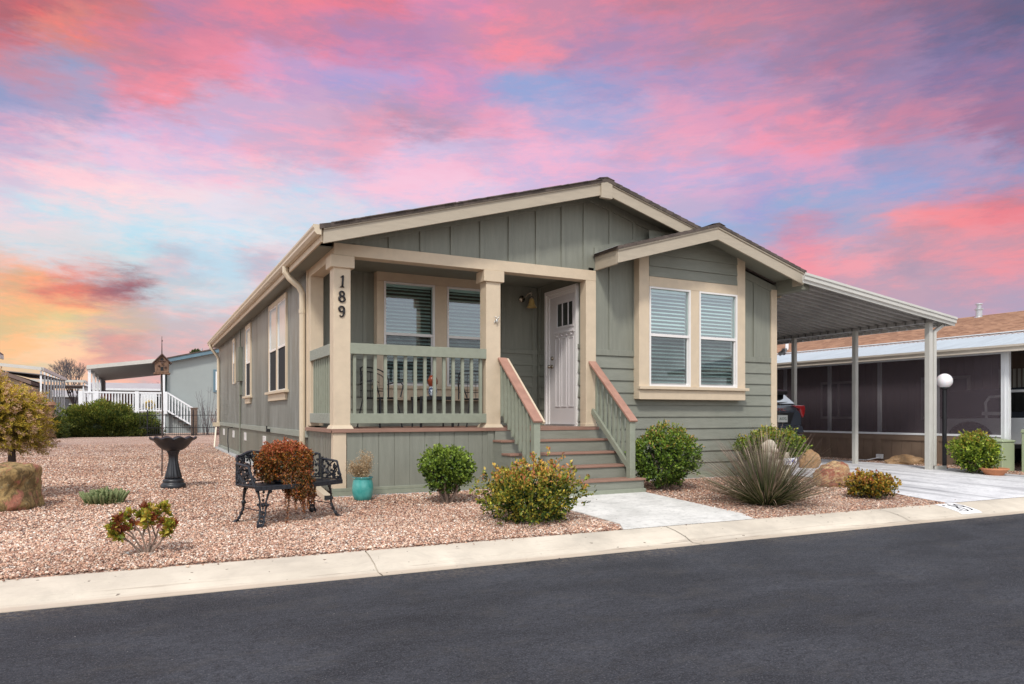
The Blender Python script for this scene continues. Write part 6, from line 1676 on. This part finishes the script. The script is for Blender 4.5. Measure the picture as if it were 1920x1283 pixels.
MB().box(-12,-6.50,16,19.8,0,2.95).build('wall', M('slate_blue_wall',(.13,.17,.19),.7,.1,2), t); MB().prism([(-12.5,3.9),(-6.7,3.22),(-6.37,3.02),(-6.37,3.10),(-6.7,3.36),(-9,4.4),(-12.5,4.4)],'y',15.7,20).build('roof', br_roof, t); MB().box(-6.40,-6.36,15.7,20,2.92,3.05).build('gutter', alu, t)
o = MB().box(-8.35,-7.55,58,59,1.2,2.3).build('equipment_box', M('grey_box',(.25,.27,.29),.6,.1,2), None, bevel=.03); tag(o, 'grey metal shed box beyond the row of carport posts', 'shed')

# bare trees
def bare_tree(label, loc, h, seed, spread=.5, depth=5, r0=.16, evergreen=False):
    t = thing('bare_tree', label, 'tree', loc, 0, 'bare trees beyond the yard'); gr = random.Random(seed); m_ = MB(); tr_ = MB()
    tr_.tube([(0,0,0),(0,0,h*.28)],[r0,r0*.8],7)
    def grow(p, d, L_, r, dep):
        q = p+d*L_; m_.tube([p,(p+q)/2+Vector((gr.uniform(-.04,.04)*L_,gr.uniform(-.04,.04)*L_,0)),q],[r,r*.8,r*.6],4 if dep<3 else 5,caps=False)
        if dep == 0: return
        for i in range(3 if dep>1 else 4):
            nd = (d+Vector((gr.gauss(0,spread),gr.gauss(0,spread),gr.uniform(.0,.35)))).normalized(); grow(q, nd, L_*gr.uniform(.62,.85), r*.58, dep-1)
    for i in range(4): grow(Vector((0,0,h*.26)), Vector((gr.gauss(0,min(.45,spread*.8)),gr.gauss(0,.3),1)).normalized(), h*.21, r0*.55, depth)
    tr_.build('trunk', bark_tree, t); m_.build('crown', bark_tree, t); return t
bark_tree = M('winter_twigs', (.13,.115,.12), .9, .2, 3)
bare_tree('tall bare winter tree between the far carports and the covered deck', (-7.95,70,0), 6.6, 12, .36)
for i,(x,s,h_,lb) in enumerate(((-4.6,5,4.4,'bare tree seen through the deck cover, left of three'),(-2.7,7,4.9,'bare tree seen through the deck cover, middle of three'),(-.9,9,4.9,'bare tree seen through the deck cover, right of three'))): bare_tree(lb, (x,74,0), h_, s, .55, 4)
# twiggy saplings by the blue house wall
def sapling(label, loc, h, seed, m_col):
    t = thing('bare_sapling', label, 'sapling', loc, 0, 'bare saplings behind the iron fence'); gr = random.Random(seed); m_ = MB()
    for i in range(13):
        a = gr.uniform(-.55,.55); p = Vector((gr.uniform(-.15,.15),0,0)); q = p+Vector((a*h*.5,gr.uniform(-.1,.1),h*gr.uniform(.5,1)))
        m_.tube([p,(p+q)/2+Vector((gr.uniform(-.04,.04),0,0)),q],[.012,.009,.004],4)
        for k in range(4): f = gr.uniform(.4,.9); s_ = p+(q-p)*f; m_.tube([s_, s_+Vector((gr.uniform(-.25,.25),0,gr.uniform(.1,.35)))],[.006,.002],3)
    m_.build('twigs', m_col, t)
redtw = M('reddish_twigs', (.20,.10,.085), .9, .2, 3)
sapling('reddish bare sapling against the blue grey wall by the fence corner', (1.25,31.2,0), 1.75, 3, redtw); sapling('taller bare sapling beside the brown stone pillar', (.75,31.6,0), 2.6, 5, bark_tree)
g = np.random.default_rng(88)
ev = thing('evergreen_tree', 'evergreen tree top peeking over the blue grey roof beside the downspout', 'tree', (2.0,60,0)); n = 5000
MB().tube([(0,0,0),(0,0,6.5)],[.2,.06],8).build('trunk', bark_dark, ev)
d = rnd_dirs(n, g); p_ = d*np.array([.6,.6,1.2])*g.uniform(.4,1,n)[:,None]; p_[:,2] += 5.45
leaves('crown', p_, d+g.normal(size=d.shape)*.5, .35, .12, pick([(.05,.08,.02),(.08,.11,.03)],n,g), needle_m, ev)

# cream garden figurine with sign, half hidden by the grass
FG = thing('garden_figurine', 'cream stone animal figurine holding a small sign behind the spiky grass', 'statue', (6.70,-1.0,-.02)); FG.scale = (1.15,1.15,1.22)
crm = M('cream_cast_stone', (.50,.45,.36), .8, .12, 8, bs=40, bstr=.4, dirt=(.36,.30,.22), dirtamt=.5)
m_ = MB(); m_.blob((0,.02,.20),.17,3,.12,3,(.85,.75,1.15)); m_.blob((0,-.02,.46),.10,5,.10,3,(.9,.95,1.1)); m_.blob((0,-.11,.43),.05,2,.1,2,(1,.9,.8))
m_.tube([(0,.0,.32),(0,-.02,.44)],[.11,.08],10)
m_.build('body', crm, FG, smooth=True)
for s_ in (-1,1):
    MB().tube([(s_*.055,0,.53),(s_*.085,.01,.50),(s_*.10,-.01,.42)],[.022,.034,.018],8).build('ear', crm, FG, smooth=True)
    MB().tube([(s_*.08,-.08,.30),(s_*.09,-.13,.16),(s_*.08,-.15,.02)],[.045,.038,.045],8).build('foreleg', crm, FG, smooth=True)
MB().box(.10,.34,-.19,-.165,.24,.33).build('sign', M('sign_white',(.72,.72,.76),.5,.05,9), FG, bevel=.003)
MB().tube([(.22,-.10,.02),(.24,-.10,.22),(.235,-.10,.40)],[.06,.05,.035],8).build('sign_post', crm, FG)
m_ = MB()
for x_ in (.14,.17,.20): m_.box(x_-.004,x_+.004,-.1935,-.1905,.26,.31)
m_.tube([(.24,-.192,.285),(.27,-.192,.31),(.30,-.192,.285),(.27,-.192,.265),(.24,-.192,.285)],.007,5)
m_.build('sign_lettering', M('sign_blue',(.04,.04,.20),.5,.1,9), FG)
# fallen leaves and bits
gr = random.Random(77)
lf = MB()
for i in range(26):
    x = gr.uniform(-3,8); y = gr.uniform(-3.75,-.6); 
    if y < kerb_y(x)-.02: z = -.10-(.05 if y<kerb_y(x)-.3 else 0)+.0
    else: z = gz(y)+.02
    a = gr.uniform(0,6); r_ = gr.uniform(.010,.022); lf.add([(x+r_*math.cos(a+q*1.57)*(1 if q%2 else .5),y+r_*math.sin(a+q*1.57)*(1 if q%2 else .5),z+gr.uniform(.004,.016)) for q in range(4)],[(0,1,2,3)])
lo_ = lf.build('fallen_leaves', M('dry_leaf',(.12,.06,.03),.9,.3,20), None); tag(lo_, 'scattered dry brown leaves on gravel and kerb', 'leaves', kind='stuff')
